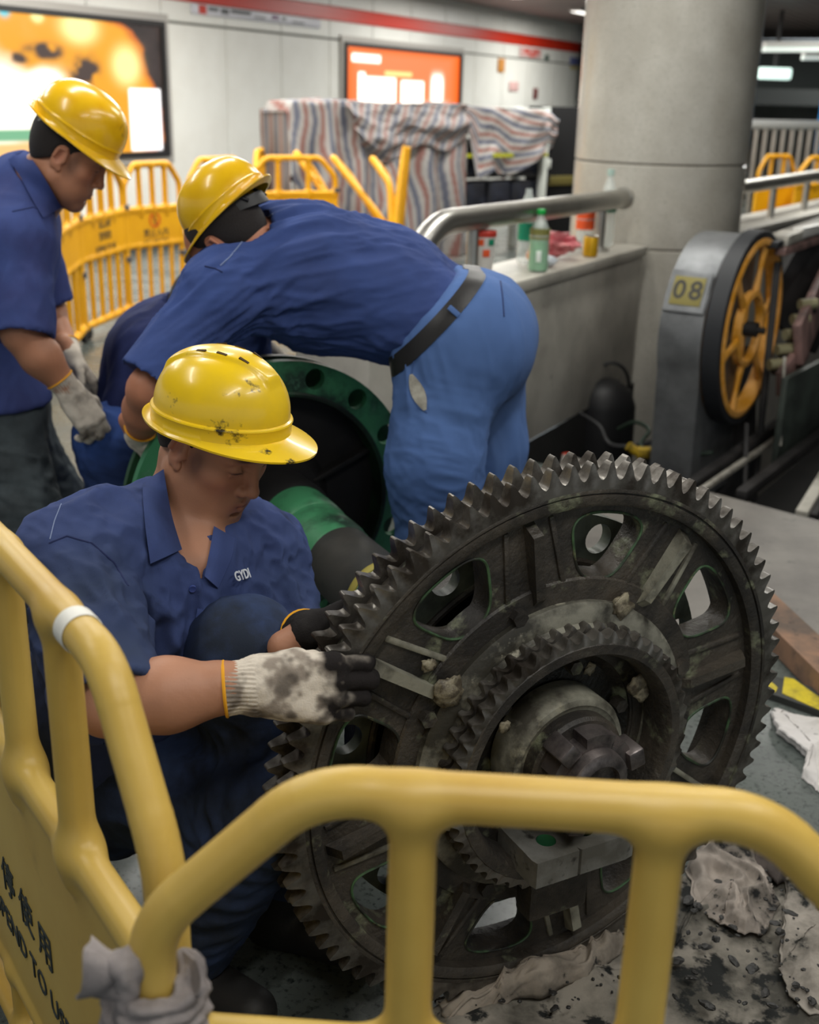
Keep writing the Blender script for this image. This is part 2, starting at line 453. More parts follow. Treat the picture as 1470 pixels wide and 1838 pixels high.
# ================================================================== SETTING
FLOOR = mat('terrazzo', srgb(96, 102, 98), rough=.17, col2=srgb(72, 78, 76), scale=2.2, lo=.4, hi=.66, col3=srgb(36, 42, 41), scale3=75, lo3=.53, hi3=.66, rough2=.40, bump=.03, bscale=120)
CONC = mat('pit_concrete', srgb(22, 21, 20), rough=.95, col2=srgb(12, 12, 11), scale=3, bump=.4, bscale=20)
WALLM = mat('wall_enamel', srgb(226, 226, 220), rough=.36, col2=srgb(218, 217, 210), scale=1.2)
WALLJ = mat('wall_joint', srgb(120, 120, 114), rough=.8)
REDM = mat('red_band', srgb(196, 44, 20), rough=.4)
CEILM = mat('ceiling_slat', srgb(150, 134, 130), rough=.45, col2=srgb(132, 118, 115), scale=1.5)
CEILD = mat('ceiling_void', srgb(26, 25, 25), rough=.9)
GRAN = mat('granite', srgb(190, 186, 176), rough=.20, col2=srgb(168, 163, 152), scale=3.0, lo=.35, hi=.7, col3=srgb(160, 155, 145), scale3=90, lo3=.52, hi3=.70, bump=.01, bscale=90)
GRANP = mat('parapet_stone', srgb(182, 178, 168), rough=.48, col2=srgb(124, 120, 112), scale=1.6, lo=.4, hi=.72, col3=srgb(84, 80, 74), scale3=14, lo3=.66, hi3=.76)
STEEL = mat('stainless', srgb(186, 184, 178), rough=.36, metal=1.0, col2=srgb(172, 170, 164), scale=4, rough2=.42)
BLACKP = mat('black_plastic', srgb(26, 26, 28), rough=.5)

# floor with the open escalator pit
pit = [A3(.40, 4.90, 0), A3(.63, 5.302, 0), A3(1.235, 6.36, 0), A3(1.62, 7.05, 0), A3(5.2, 12.9, 0), A3(8.6, 10.9, 0), A3(3.15, 2.90, 0), A3(1.59, 4.16, 0), A3(1.21, 4.50, 0)]
def flat_with_hole(name, outer, holes, z, mat_, depth=.0):
    bm = bmesh.new()
    for loop in [outer] + holes:
        vs = [bm.verts.new((p[0], p[1], z)) for p in loop]
        for i in range(len(vs)): bm.edges.new((vs[i], vs[(i + 1) % len(vs)]))
    bmesh.ops.triangle_fill(bm, use_beauty=True, use_dissolve=False, edges=bm.edges[:])
    bmesh.ops.recalc_face_normals(bm, faces=bm.faces[:])
    if bm.faces and sum(f.normal.z for f in bm.faces) < 0: bmesh.ops.reverse_faces(bm, faces=bm.faces[:])
    me = bpy.data.meshes.new(name); bm.to_mesh(me); bm.free(); return link(name, me, mat_)
floor = flat_with_hole('floor', [A3(-14, -3), A3(16, -3), A3(16, 30), A3(-14, 30)], [pit], 0, FLOOR); tag(floor, kind='structure')
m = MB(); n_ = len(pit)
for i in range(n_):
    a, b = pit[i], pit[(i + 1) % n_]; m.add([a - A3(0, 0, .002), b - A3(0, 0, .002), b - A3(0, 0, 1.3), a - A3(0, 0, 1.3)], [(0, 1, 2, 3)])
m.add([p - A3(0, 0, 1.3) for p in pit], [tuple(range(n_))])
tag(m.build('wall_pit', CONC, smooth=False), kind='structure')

# left wall of enamel panels
WP0 = A3(-2.586, 12.0, 0)
def wallp(s, z, out=0.0): return WP0 + WD * s + A3(0, 0, z) + WN * out
RW = np.stack([WD, WN, A3(0, 0, 1)], 1)                       # along, out, up
m = MB(); m.box(wallp(6, 1.45, -.10), (24, .12, 2.9), RW)
wall = tag(m.build('wall_left', WALLJ, smooth=False), kind='structure')
rows = [(.10, 2.145), (2.17, 2.36), (2.525, 2.87)]
first = {}
for k in range(-5, 15):
    s0 = .10 + k * 1.03
    for r, (z0, z1) in enumerate(rows):
        if r not in first:
            m = MB(); m.box((0, 0, (z1 - z0) / 2), (1.014, .034, z1 - z0), None, .004); o = m.build('panel', WALLM, wall, world=False, smooth=False); first[r] = o
        else: o = first[r].copy(); COL.objects.link(o); o.parent = wall
        p = wallp(s0 + .515, z0, -.022) - root_loc(wall); o.location = p; o.rotation_euler = (0, 0, PI / 2 - WT)
m = MB(); m.box(wallp(6, 2.44, .006), (24, .03, .155), RW, .004); tag(m.build('trim_1', REDM, smooth=False), kind='structure')
m = MB(); m.box(wallp(6, .05, -.005), (24, .04, .10), RW, .003); tag(m.build('baseboard_left', mat('skirting', srgb(70, 70, 68), rough=.6), smooth=False), kind='structure')
# far and side walls close the hall
FARM = mat('far_wall', srgb(150, 156, 152), rough=.5, col2=srgb(120, 126, 122), scale=.8)
m = MB(); m.box((4, 27, 1.45), (36, .2, 2.9)); tag(m.build('wall_far', FARM, smooth=False), kind='structure')
m = MB(); m.box((14, 12, 1.45), (.2, 30, 2.9)); tag(m.build('wall_right', FARM, smooth=False), kind='structure')
# ceiling: dark void with long metal slats
m = MB(); m.box((3, 12, CEIL + .30), (36, 34, .1)); ceil = tag(m.build('ceiling', CEILD, smooth=False), kind='structure')
cx_ = unit(WN); first_s = None
for k in range(-34, 64):
    c_ = A3(-1.0, 7.0, CEIL) + WN * (k * .155)
    if first_s is None:
        m = MB(); m.box((0, 0, 0), (.125, 30, .045), None, .006); first_s = o = m.build('slat', CEILM, ceil, world=False, smooth=False)
    else: o = first_s.copy(); COL.objects.link(o); o.parent = ceil
    o.location = c_ + WD * 5 - root_loc(ceil); o.rotation_euler = (0, 0, -WT)
# fluorescent fittings under the slats, one above each area lamp
TUBE = mat('lamp_diffuser', srgb(255, 250, 238), rough=.5, emit=(1, .97, .9, 1), estr=3.0)
FITM = mat('lamp_body', srgb(190, 190, 186), rough=.4)
lamp0 = None
LAMP_AT = ['above the squatting man\'s left side', 'above the man standing at the edge', 'above the toothed wheel', 'beside the standing man, toward the wall', 'above the back fence\'s near end', 'above the striped tarp\'s near end', 'above the granite parapet',
           'above the tarp\'s open end', 'above the back fence\'s far end', 'in front of the large fiery screen', 'beyond the pillar along the wall', 'above the escalator', 'above the camera', 'above the far handrail', 'far down the hall beyond the pillar', 'nearest the wall left of the standing man', 'above the pit', 'above the dirty ground sheet', 'added to brighten the wall by the orange screen', 'added to brighten the wall farthest down the hall', 'added to brighten the far wall beyond the blue column']
for i, (x, y, pw) in enumerate(LAMPS):
    if lamp0 is None:
        lamp0 = r = thing('ceiling_lamp', '', 'ceiling lamp'); m = MB(); m.box((0, 0, -.030), (.20, 1.5, .05), None, .008); m.build('housing', FITM, r, world=False)
        m = MB(); m.box((0, 0, -.0575), (.15, 1.45, .012), None, .004); m.build('diffuser', TUBE, r, world=False)
    else: r = copy_tree(lamp0)
    r.location = (x, y, CEIL - .022); r.rotation_euler = (0, 0, -WT)
    r['label'] = 'long fluorescent ceiling lamp ' + LAMP_AT[i]; r['group'] = 'fluorescent lamps in rows under the slatted ceiling'

# ------------------------------------------------------------------ backlit advertising screens
def emission_mat(name, strength):
    m_ = bpy.data.materials.new(name); m_.use_nodes = True; nt = m_.node_tree; b = nt.nodes['Principled BSDF']; a = nt.nodes.new('ShaderNodeAttribute'); a.attribute_name = 'Col'
    b.inputs['Base Color'].default_value = (.02, .02, .02, 1); b.inputs['Roughness'].default_value = .25
    nt.links.new(a.outputs['Color'], b.inputs['Emission Color']); b.inputs['Emission Strength'].default_value = strength; return m_
def screen(label, s0, s1, z0, z1, colf, strength, nu, nv):
    r = thing('advertising_screen', label, 'screen', tuple(wallp((s0 + s1) / 2, z0, 0)))
    m = MB(); fr = .05
    out = [(s0 - fr, z0 - fr), (s1 + fr, z0 - fr), (s1 + fr, z1 + fr), (s0 - fr, z1 + fr)]; inn = [(s0, z0), (s1, z0), (s1, z1), (s0, z1)]
    RR = np.stack([WD, A3(0, 0, 1), WN], 1); m.ring_prism(out, inn, -.01, .05, WP0, RR); m.build('frame', mat('screen_frame', srgb(38, 36, 36), rough=.35), r, smooth=False)
    m = MB(); m.ring_prism([(s0 - fr - .07, z0 - fr - .07), (s1 + fr + .07, z0 - fr - .07), (s1 + fr + .07, z1 + fr + .07), (s0 - fr - .07, z1 + fr + .07)], out, -.01, .028, WP0, RR); m.build('surround', mat('screen_surround', srgb(176, 172, 166), rough=.35, metal=.4), r, smooth=False)
    S, Z = np.meshgrid(np.linspace(s0, s1, nu), np.linspace(z0, z1, nv), indexing='ij')
    V = WP0 + S.reshape(-1, 1) * WD + Z.reshape(-1, 1) * A3(0, 0, 1) + .018 * WN
    idx = np.arange(nu * nv).reshape(nu, nv); F = np.stack([idx[:-1, :-1].ravel(), idx[1:, :-1].ravel(), idx[1:, 1:].ravel(), idx[:-1, 1:].ravel()], 1)
    o = mesh_obj('display', V, F, emission_mat('screen_light_%d' % len(MATS), strength), r, sharp=None); MATS['_s%d' % len(MATS)] = None
    set_col(o, colf(S.ravel(), Z.ravel())); return r
def lerp(C, col, w): w = np.clip(w, 0, 1)[:, None]; return C * (1 - w) + np.array(col) * w
def col1(S, Z):
    x = (S + 1.95) / 2.05 * 288; y = (2.15 - Z) / 1.25 * 250 + 28; q = np.stack([x / 40, y / 40, 0 * x], 1); n = fbm(q, 4, 5); n2 = fbm(q * 2.7, 3, 9)
    C = np.tile(np.array([.055, .035, .03]), (len(x), 1)) * (1 + .5 * n[:, None])
    ey = np.array([0, 28, 34, 50, 80, 125, 150, 190, 255, 275, 300]); ex = np.array([120, 160, 195, 228, 243, 250, 270, 281, 276, 262, 200])
    ed = np.interp(y, ey, ex) + 4 * n; ins_ = ed - x
    C = lerp(C, (1.0, .22, .02), sstep(0, 6, ins_)); C = lerp(C, (1.45, .60, .02), sstep(5, 34, ins_ + 8 * n))
    bl = lambda cx, cy, r, sx=1: np.exp(-(((x - cx) / (r * sx)) ** 2 + ((y - cy) / r) ** 2) ** 1.5)
    for cx, cy, r, sx in ((125, 52, 27, 1.2), (208, 112, 34, .8), (55, 40, 10, 1)): C = lerp(C, (1.9, 1.6, .6), bl(cx, cy, r, sx) * 1.25)
    for cx, cy, r, sx in ((45, 178, 42, 1.2), (-20, 190, 62, 1), (60, 145, 20, 1.4), (-120, 180, 100, 1)): C = lerp(C, (2.6, 2.5, 2.1), bl(cx, cy, r, sx) * 1.6 + .2 * n * bl(cx, cy, r * 1.4, sx))
    dk = (bl(130, 125, 26, .9) * 1.3 + bl(62, 95, 13, 2.2) + bl(20, 108, 9, 2)) * (1 + 1.2 * n2); C = lerp(C, (.10, .06, .05), dk)
    rct = sstep(208, 213, x) * sstep(276, 272, x) * sstep(150, 154, y) * sstep(268, 263, y); C = lerp(C, (3.0, 2.9, 2.9), rct)
    C = lerp(C, (.3, .75, .42), sstep(221, 226, y) * sstep(247, 240, y) * sstep(56, 46, x)); C = lerp(C, (1.5, .9, .35), sstep(243, 250, y) * sstep(60, 48, x))
    C = lerp(C, (.2, 1.1, 1.3), bl(3, 34, 12, .8) * 1.2); return C
def col2(S, Z):
    x = 615 + (S - 3.48) / 3.27 * 210; x = (S - 3.5) / 3.22; y = (2.13 - Z) / 1.24
    C = np.tile(np.array([1.6, .30, .05]), (len(x), 1)); e = np.minimum.reduce([x, 1 - x, y]); C = lerp(C, (1.7, .22, .0), sstep(.05, .0, e)); C = lerp(C, (1.5, .40, .14), sstep(.03, .12, e))
    W_ = np.array([3.2, 3.0, 2.6])
    def rr(x0, x1, y0, y1, r=.02): 
        dx = np.maximum(np.maximum(x0 + r - x, x - x1 + r), 0) * 2.6; dy = np.maximum(np.maximum(y0 + r - y, y - y1 + r), 0); return sstep(r * 1.3, r * .6, np.hypot(dx, dy))
    for b in ((.04, .29, .09, .17), (.09, .42, .30, .60), (.44, .67, .32, .60), (.09, .17, .26, .62), (.25, .56, .68, .80)): C = lerp(C, W_, rr(*b) * (1 if b[0] != .09 else 1))
    C = lerp(C, (2.0, 1.4, .5), rr(.30, .56, .235, .285)); C = lerp(C, W_, np.maximum(rr(.09, .42, .31, .59), rr(.44, .66, .33, .60)))
    hd = np.exp(-(((x - .785) / .055) ** 4 + ((y - .42) / .17) ** 4)); sh_ = np.exp(-(((x - .785) / .12) ** 4 + ((y - .74) / .17) ** 4)); C = lerp(C, W_, np.maximum(hd, sh_) * 1.6); return C
screen('large glowing screen on the wall with a fiery orange and white picture', -3.2, .04, .95, 2.10, col1, 1.0, 260, 110)
screen('orange glowing screen with white lettering shapes on the wall above the striped tarp', 3.53, 6.72, .95, 2.09, col2, 1.0, 200, 80)
# small signs on the wall
def wall_sign(name, label, s0, s1, z0, z1, m_, bits=()):
    m = MB(); m.box(wallp((s0 + s1) / 2, (z0 + z1) / 2, .012), (s1 - s0, .016, z1 - z0), RW, .003); o = m.build(name, m_, None, base=wallp((s0 + s1) / 2, z0, .012)); tag(o, label, 'sign')
    for i, (a, b, c, d, mm, nm) in enumerate(bits):
        m = MB(); m.box(wallp((a + b) / 2, (c + d) / 2, .0215), (b - a, .004, d - c), RW); m.build(nm, mm, o, smooth=False)
    return o
SIGNW = mat('sign_white', srgb(206, 206, 214), rough=.4); INK = mat('sign_ink', srgb(92, 96, 98), rough=.6); SRED = mat('sign_red', srgb(196, 60, 46), rough=.5); SVIO = mat('sign_violet', srgb(130, 96, 130), rough=.5)
wall_sign('sign_strip', 'long pale wall sign with a red block, under the red band', .55, 2.95, 2.255, 2.352, SIGNW,
          [(.66, .78, 2.262, 2.345, SRED, 'red_mark'), (.82, .98, 2.30, 2.335, INK, 'print_mark'), (1.03, 1.16, 2.285, 2.335, INK, 'print_mark'), (1.2, 1.55, 2.305, 2.338, INK, 'print_mark'), (1.62, 1.82, 2.285, 2.30, INK, 'print_mark'), (1.95, 2.08, 2.295, 2.335, SVIO, 'print_mark'), (2.15, 2.22, 2.30, 2.325, INK, 'print_mark'), (2.35, 2.6, 2.28, 2.295, INK, 'print_mark')])
SPINK = mat('sign_pink', srgb(206, 168, 164), rough=.5)
wall_sign('notice_sign', 'white and red notice high on the wall left of the pillar', 8.95, 9.85, 2.19, 2.33, SPINK, [(9.1, 9.35, 2.25, 2.31, SRED, 'print_mark'), (9.45, 9.75, 2.26, 2.31, SRED, 'print_mark'), (9.3, 9.6, 2.20, 2.24, SRED, 'print_mark')])
wall_sign('direction_sign', 'small blue sign with a yellow strip beside the pillar', 11.25, 12.1, 2.14, 2.27, mat('sign_blue', srgb(96, 104, 150), rough=.5), [(11.25, 12.1, 2.08, 2.13, mat('sign_yellow', srgb(200, 186, 120), rough=.5), 'yellow_strip')])
wall_sign('wall_tag', 'narrow orange tag on the wall right of the orange screen', 8.12, 8.36, 1.93, 2.13, mat('tag_orange', srgb(190, 130, 60), rough=.5))
wall_sign('wall_box', 'small dark red box on the wall just above the tarp end', 9.62, 9.80, 1.55, 1.72, mat('box_red', srgb(110, 60, 56), rough=.5))
wall_sign('paper_notice', 'faint pink paper notice on the wall near the dark red box', 8.6, 8.95, 1.66, 1.80, SPINK)
wall_sign('wall_sensor', 'small dark green box high on the wall by the red notice', 10.05, 10.2, 2.17, 2.26, mat('box_green', srgb(50, 74, 62), rough=.5))

# ------------------------------------------------------------------ granite parapet, pillar
PA = A3(.464, 5.01, 0); PDn = unit(A3(.4978, .8673, 0)); PNn = A3(PDn[1], -PDn[0], 0)     # along, out towards the camera side
RP = np.stack([PDn, PNn, A3(0, 0, 1)], 1)
def par(s, out, z): return PA + PDn * s + PNn * out + A3(0, 0, z)
m = MB(); m.box(par(.165, -.16, .36), (2.81, .32, .72), RP, .006); m.box(par(.165, -.155, .7475), (2.84, .345, .055), RP, .008)
tag(m.build('wall_parapet', GRANP, base=par(.165, -.16, 0)), kind='structure')
PC = A3(1.395, 6.90, 0); PR = .488
pill = None
for i, (z0, z1) in enumerate(((-1.3, .742), (.75, 1.192), (1.2, 2.10), (2.108, CEIL + .1))):
    m = MB(); m.lathe([(PR - .006, z0), (PR, z0 + .005), (PR, z1 - .005), (PR - .006, z1)], PC, None, 72)
    if pill is None: pill = tag(m.build('pillar', GRAN, base=PC), kind='structure'); m = MB(); m.lathe([(PR - .008, -1.3), (PR - .008, CEIL)], PC, None, 48); m.build('joint_core', mat('pillar_joint', srgb(110, 104, 96), rough=.8), pill)
    else: m.build('drum', GRAN, pill)
# ================================================================== THE DRIVE SHAFT WITH ITS SPROCKETS
IRON = mat('greasy_iron', srgb(76, 70, 62), rough=.34, col2=srgb(38, 35, 32), scale=8, lo=.36, hi=.58, col3=srgb(124, 128, 104), scale3=17, lo3=.585, hi3=.74, rough2=.58, bump=.8, bscale=85, bdist=.004, spec=.6)
IRON_P = mat('greasy_iron_pale', srgb(142, 140, 126), rough=.42, col2=srgb(68, 65, 57), scale=10, lo=.44, hi=.62, col3=srgb(156, 152, 132), scale3=18, lo3=.6, hi3=.74, rough2=.55, bump=.45, bscale=55, bdist=.004)
TOOTH = mat('worn_tooth_steel', srgb(122, 118, 112), rough=.32, metal=.7, col2=srgb(62, 56, 50), scale=14, lo=.42, hi=.62, rough2=.5, bump=.2, bscale=80, bdist=.002)
GREEN = mat('green_paint', srgb(62, 128, 88), rough=.45, col2=srgb(30, 52, 40), scale=7, lo=.48, hi=.64, col3=srgb(92, 148, 116), scale3=14, lo3=.62, hi3=.78, bump=.2, bscale=40)
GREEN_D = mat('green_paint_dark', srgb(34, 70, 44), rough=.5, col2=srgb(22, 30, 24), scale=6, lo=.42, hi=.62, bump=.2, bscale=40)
GREEN_L = mat('green_paint_light', srgb(120, 160, 128), rough=.45, col2=srgb(84, 128, 100), scale=10, bump=.1)
GREEN_W = mat('green_edge_wear', srgb(70, 100, 68), rough=.5, col2=srgb(38, 38, 33), scale=13, lo=.40, hi=.54, col3=srgb(120, 118, 88), scale3=30, lo3=.6, hi3=.7)
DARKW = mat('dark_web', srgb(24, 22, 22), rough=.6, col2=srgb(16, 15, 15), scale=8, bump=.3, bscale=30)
YRING = mat('yellow_ring', srgb(150, 138, 62), rough=.6)
GREASE = mat('grease_lump', srgb(150, 142, 120), rough=.42, col2=srgb(78, 70, 58), scale=40, bump=.6, bscale=140, bdist=.004)
BRIGHT = mat('turned_steel', srgb(128, 120, 118), rough=.3, metal=.7, col2=srgb(64, 60, 60), scale=16, rough2=.5, bump=.15, bscale=60)

GC = A3(.24976, 1.64626, .4975); GN = unit(A3(.4797, -.8772, -.0195)); GE1 = unit(A3(-GN[1], GN[0], 0)); GE2 = np.cross(GN, GE1); GR = np.stack([GE1, GE2, GN], 1)
ax_root = thing('drive_shaft', 'greasy escalator drive shaft on the floor with a big double toothed sprocket', 'machine part', (GC[0], GC[1], 0))
def gp(x, y, z): return GC + GR @ A3(x, y, z)
def toothed(N, r0, h, z0, z1, rin, name, material, parent, cham=.004, ph=0.0, n=12, sharp=34):
    T = np.array([0, .10, .20, .29, .37, .43, .475, .525, .57, .63, .71, .80, .90]); T = T[:-1] if False else T
    Hs = np.array([0, .06, .22, .50, .78, .95, 1.0, 1.0, .95, .78, .50, .22, .06]); V = []; F = []; k = 0
    A = np.concatenate([(j + T) / N * 2 * PI + ph for j in range(N)]); Rr = r0 + h * np.tile(Hs, N); hs = np.tile(Hs, N); M = len(A)
    c, s = np.cos(A), np.sin(A); zc = cham * hs ** 1.5
    rows = [np.stack([rin * c, rin * s, np.full(M, z0)], 1), np.stack([(r0 - .012) * c, (r0 - .012) * s, np.full(M, z0)], 1), np.stack([Rr * c, Rr * s, z0 + zc], 1),
            np.stack([Rr * c, Rr * s, z1 - zc], 1), np.stack([(r0 - .012) * c, (r0 - .012) * s, np.full(M, z1)], 1), np.stack([rin * c, rin * s, np.full(M, z1)], 1)]
    V = GC + np.concatenate(rows) @ GR.T; i = np.arange(M); j = (i + 1) % M; n = len(rows)
    F = np.concatenate([np.stack([a * M + i, a * M + j, ((a + 1) % n) * M + j, ((a + 1) % n) * M + i], 1) for a in range(n)])
    return mesh_obj(name, V, F, material, parent, sharp=sharp)
def glathe(prof, name, material, parent, n=96, c=None, R=None):
    m = MB(); m.lathe(prof + [prof[0]], GC if c is None else c, GR if R is None else R, n); return m.build(name, material, parent, sharp=35)
# big sprocket: rim casting, two toothed strands
rim = glathe([(.418, -.085), (.452, -.085), (.458, -.062), (.458, .006), (.452, .010), (.4465, .010), (.4455, .006), (.4435, .006), (.4425, .010), (.430, .010), (.424, .006), (.424, -.012), (.418, -.02)], 'sprocket_rim', IRON, ax_root, 128)
toothed(85, .4670, .0265, -.016, .010, .452, 'tooth_strand', TOOTH, rim, ph=.012, cham=.006)
toothed(85, .4670, .0265, -.064, -.038, .452, 'tooth_strand', TOOTH, rim, ph=.012, cham=.006)
# spoked disc: eight rounded windows
def spoked(name, nspk, r0, r1, hr0, hr1, w0, w1, z0, z1, material, parent, a0, pw=3.2, n=56):
    m = MB(); loops = []
    for s in range(nspk):
        th = a0 + (s + .5) * 2 * PI / nspk; hw = PI / nspk; outer = []; inner = []
        for k in range(n):
            t = 2 * PI * k / n; ct, st = math.cos(t), math.sin(t); q = max(abs(ct), abs(st)); a, b = ct / q, st / q
            outer.append(((r0 + r1) / 2 + (r1 - r0) / 2 * a, th + hw * b))
            d = (abs(ct) ** pw + abs(st) ** pw) ** (-1 / pw); a, b = ct * d, st * d; rr = (hr0 + hr1) / 2 + (hr1 - hr0) / 2 * a; ww = w0 + (w1 - w0) * (a + 1) / 2
            inner.append((rr, th + ww * b))
        P = lambda L: [(r * math.cos(f), r * math.sin(f)) for r, f in L]
        m.ring_prism(P(outer), P(inner), z0, z1, GC, GR); loops.append(P(inner))
    return m.build(name, material, parent, sharp=35), loops
SP0 = math.radians(101.0)
disc, loops = spoked('spoked_disc', 8, .165, .424, .296, .408, math.radians(7.5), math.radians(12.0), -.058, -.012, IRON, ax_root, SP0)
for L in loops:                                         # worn painted bead round each window
    m = MB(); m.tube([gp(x, y, -.0115) for x, y in L], .0024, 6, closed=True); m.build('window_bead', GREEN_W, disc)
for s in range(8):                                      # raised rib on every spoke, caked with grease
    a = SP0 + s * PI / 4; R2 = GR @ rotz(a); m = MB()
    m.prism([(.262, -.016), (.415, -.016), (.415, -.010), (.400, .016), (.285, .006)], -.009, .009, GC, R2 @ np.stack([A3(1, 0, 0), A3(0, 0, 1), A3(0, -1, 0)], 1)); m.build('spoke_rib', IRON_P if s % 3 == 1 else IRON, disc, sharp=30)
    for sg in (-1, 1):
        b = a + sg * math.radians(7.6); R3 = GR @ rotz(b); m = MB(); m.box(GC + R3 @ A3(.352, 0, -.030), (.125, .010, .046), R3 @ rotz(-sg * .22), .003); m.build('spoke_flange', IRON if (s + sg) % 3 else IRON_P, disc)
glathe([(.170, -.06), (.298, -.06), (.300, -.056), (.300, -.010), (.297, -.006), (.252, -.006), (.248, -.010), (.170, -.010)], 'hub_plate', IRON, ax_root)
# small sprocket in front of the hub, double strand
fl = glathe([(.19, -.012), (.262, -.012), (.262, .004), (.256, .008), (.228, .010), (.224, .020), (.19, .020)], 'pale_flange', mat('flange_iron', srgb(132, 130, 118), rough=.42, col2=srgb(52, 50, 44), scale=9, lo=.40, hi=.56, col3=srgb(176, 172, 154), scale3=24, lo3=.62, hi3=.72, bump=.5, bscale=50, bdist=.004), ax_root)
sm = glathe([(.186, .0), (.214, .0), (.216, .012), (.216, .058), (.213, .061), (.197, .061), (.194, .058), (.190, .050), (.186, .04)], 'small_sprocket', IRON, ax_root)
toothed(50, .2225, .0115, .036, .060, .212, 'tooth_strand', TOOTH, sm, ph=.02, cham=.005)
toothed(50, .2225, .0115, .008, .030, .212, 'tooth_strand', TOOTH, sm, ph=.02, cham=.005)
# dished bottom, hub, lock nut and shaft end
glathe([(.05, -.055), (.188, -.050), (.188, -.03), (.172, -.012), (.150, -.028), (.10, -.026), (.05, -.026)], 'dished_plate', mat('dish_iron', srgb(44, 40, 34), rough=.4, col2=srgb(26, 24, 21), scale=14, lo=.4, hi=.6, col3=srgb(120, 124, 98), scale3=13, lo3=.62, hi3=.72, bump=.7, bscale=40, bdist=.008), ax_root)
glathe([(.04, -.03), (.104, -.03), (.112, -.02), (.112, .030), (.107, .040), (.098, .043), (.092, .040), (.04, .040)], 'bearing_collar', IRON_P, ax_root)
glathe([(.04, .03), (.086, .03), (.089, .036), (.089, .062), (.084, .068), (.04, .068)], 'bearing_ring', IRON, ax_root)
# castellated lock nut
m = MB(); prof = []
nt_ = 6
for k in range(nt_):
    a0 = k * 2 * PI / nt_; 
    for (a_, r_) in ((.0, .079), (.72, .079), (.76, .062), (.98, .062)): prof.append((r_ * math.cos(a0 + a_ * 2 * PI / nt_), r_ * math.sin(a0 + a_ * 2 * PI / nt_)))
fine_ = []
for i in range(len(prof)):
    a, b = A3(*prof[i], 0), A3(*prof[(i + 1) % len(prof)], 0)
    for t in (0, .25, .5, .75): 
        q = a + (b - a) * t; ra = np.linalg.norm(a) + (np.linalg.norm(b) - np.linalg.norm(a)) * t; q = unit(q) * ra; fine_.append((q[0], q[1]))
m.ring_prism(fine_, circle(.045, len(fine_)), .064, .104, GC, GR); m.build('lock_nut', BRIGHT, ax_root, sharp=28)
glathe([(.0, .06), (.056, .06), (.057, .110), (.055, .122), (.050, .126), (.036, .128), (.033, .118), (.0, .116)], 'shaft_end', BRIGHT, ax_root, 64)
for k, a in enumerate((.25, 2.3, 4.4)):
    R2 = GR @ rotz(a); m = MB(); m.box(GC + R2 @ A3(.082, 0, .090), (.030, .034, .052), R2, .004); m.build('key_block', BRIGHT, ax_root)
for k in range(6):                                      # bolt heads round the dish
    a = .3 + k * PI / 3; c = gp(.142 * math.cos(a), .142 * math.sin(a), -.02); m = MB(); m.prism(circle(.013, 6), 0, .02, c, GR); m.build('bolt', IRON, ax_root, sharp=25)
# flange bolts with grease on the hub plate
for k in range(8):
    a = math.radians(64.6 + 45 * k); c = gp(.272 * math.cos(a), .272 * math.sin(a), -.006); m = MB(); m.prism(circle(.014, 6, k), 0, .014, c, GR); m.build('bolt', IRON, ax_root, sharp=25)
# bearing block with green-lined holes under the shaft end
pb = on_plane(962, 1552, GC + GN * .115, GN); hz = pb[2]
bA, bB, bC = on_z(893, 1482, hz), on_z(962, 1552, hz), on_z(1142, 1494, hz); bD = bA + (bC - bB)
ex = unit(bC - bB); ey = unit(A3(-ex[1], ex[0], 0)); lx = np.linalg.norm(bC - bB); ly = abs((bA - bB) @ ey)
holes = [on_z(980, 1508, hz), on_z(1046, 1490, hz)]
RRb = np.stack([ex, ey, A3(0, 0, 1)], 1)
m = MB()
hl = [((h - bB) @ ex, (h - bB) @ ey) for h in holes]
ux = [0, (hl[0][0] + hl[1][0]) / 2, lx]
for i in range(2):
    h = hl[i]; n = 40; o = []
    x0, x1 = ux[i], ux[i + 1]; cxm, cym = h[0], min(max(h[1], .02), ly - .02)
    for k in range(n):
        t = 2 * PI * k / n; c_, s_ = math.cos(t), math.sin(t)
        sx_ = ((x1 - cxm) / c_ if c_ > 1e-6 else (x0 - cxm) / c_ if c_ < -1e-6 else 1e9); sy_ = ((ly - cym) / s_ if s_ > 1e-6 else (0 - cym) / s_ if s_ < -1e-6 else 1e9)
        q = min(sx_, sy_); o.append((cxm + c_ * q, cym + s_ * q))
    m.ring_prism(o, circle(.0165, n, 0, cxm, cym), -.048, 0, bB, RRb)
blk = m.build('bearing_block', mat('block_iron', srgb(116, 116, 112), rough=.5, col2=srgb(84, 82, 76), scale=9, col3=srgb(46, 44, 40), scale3=28, lo3=.58, hi3=.68, bump=.3, bscale=70), ax_root, sharp=30)
for h in hl:
    m = MB(); m.lathe([(.0162, 0.0), (.0162, -.04), (.0, -.04)], bB + RRb @ A3(h[0], min(max(h[1], .02), ly - .02), -.0005), RRb, 28); m.build('hole_liner', GREEN, blk)
m = MB(); m.box(bB + RRb @ A3(lx * .5, ly * .75, -.11), (lx * .6, ly * .4, .13), RRb, .006); m.build('block_foot', IRON, blk)
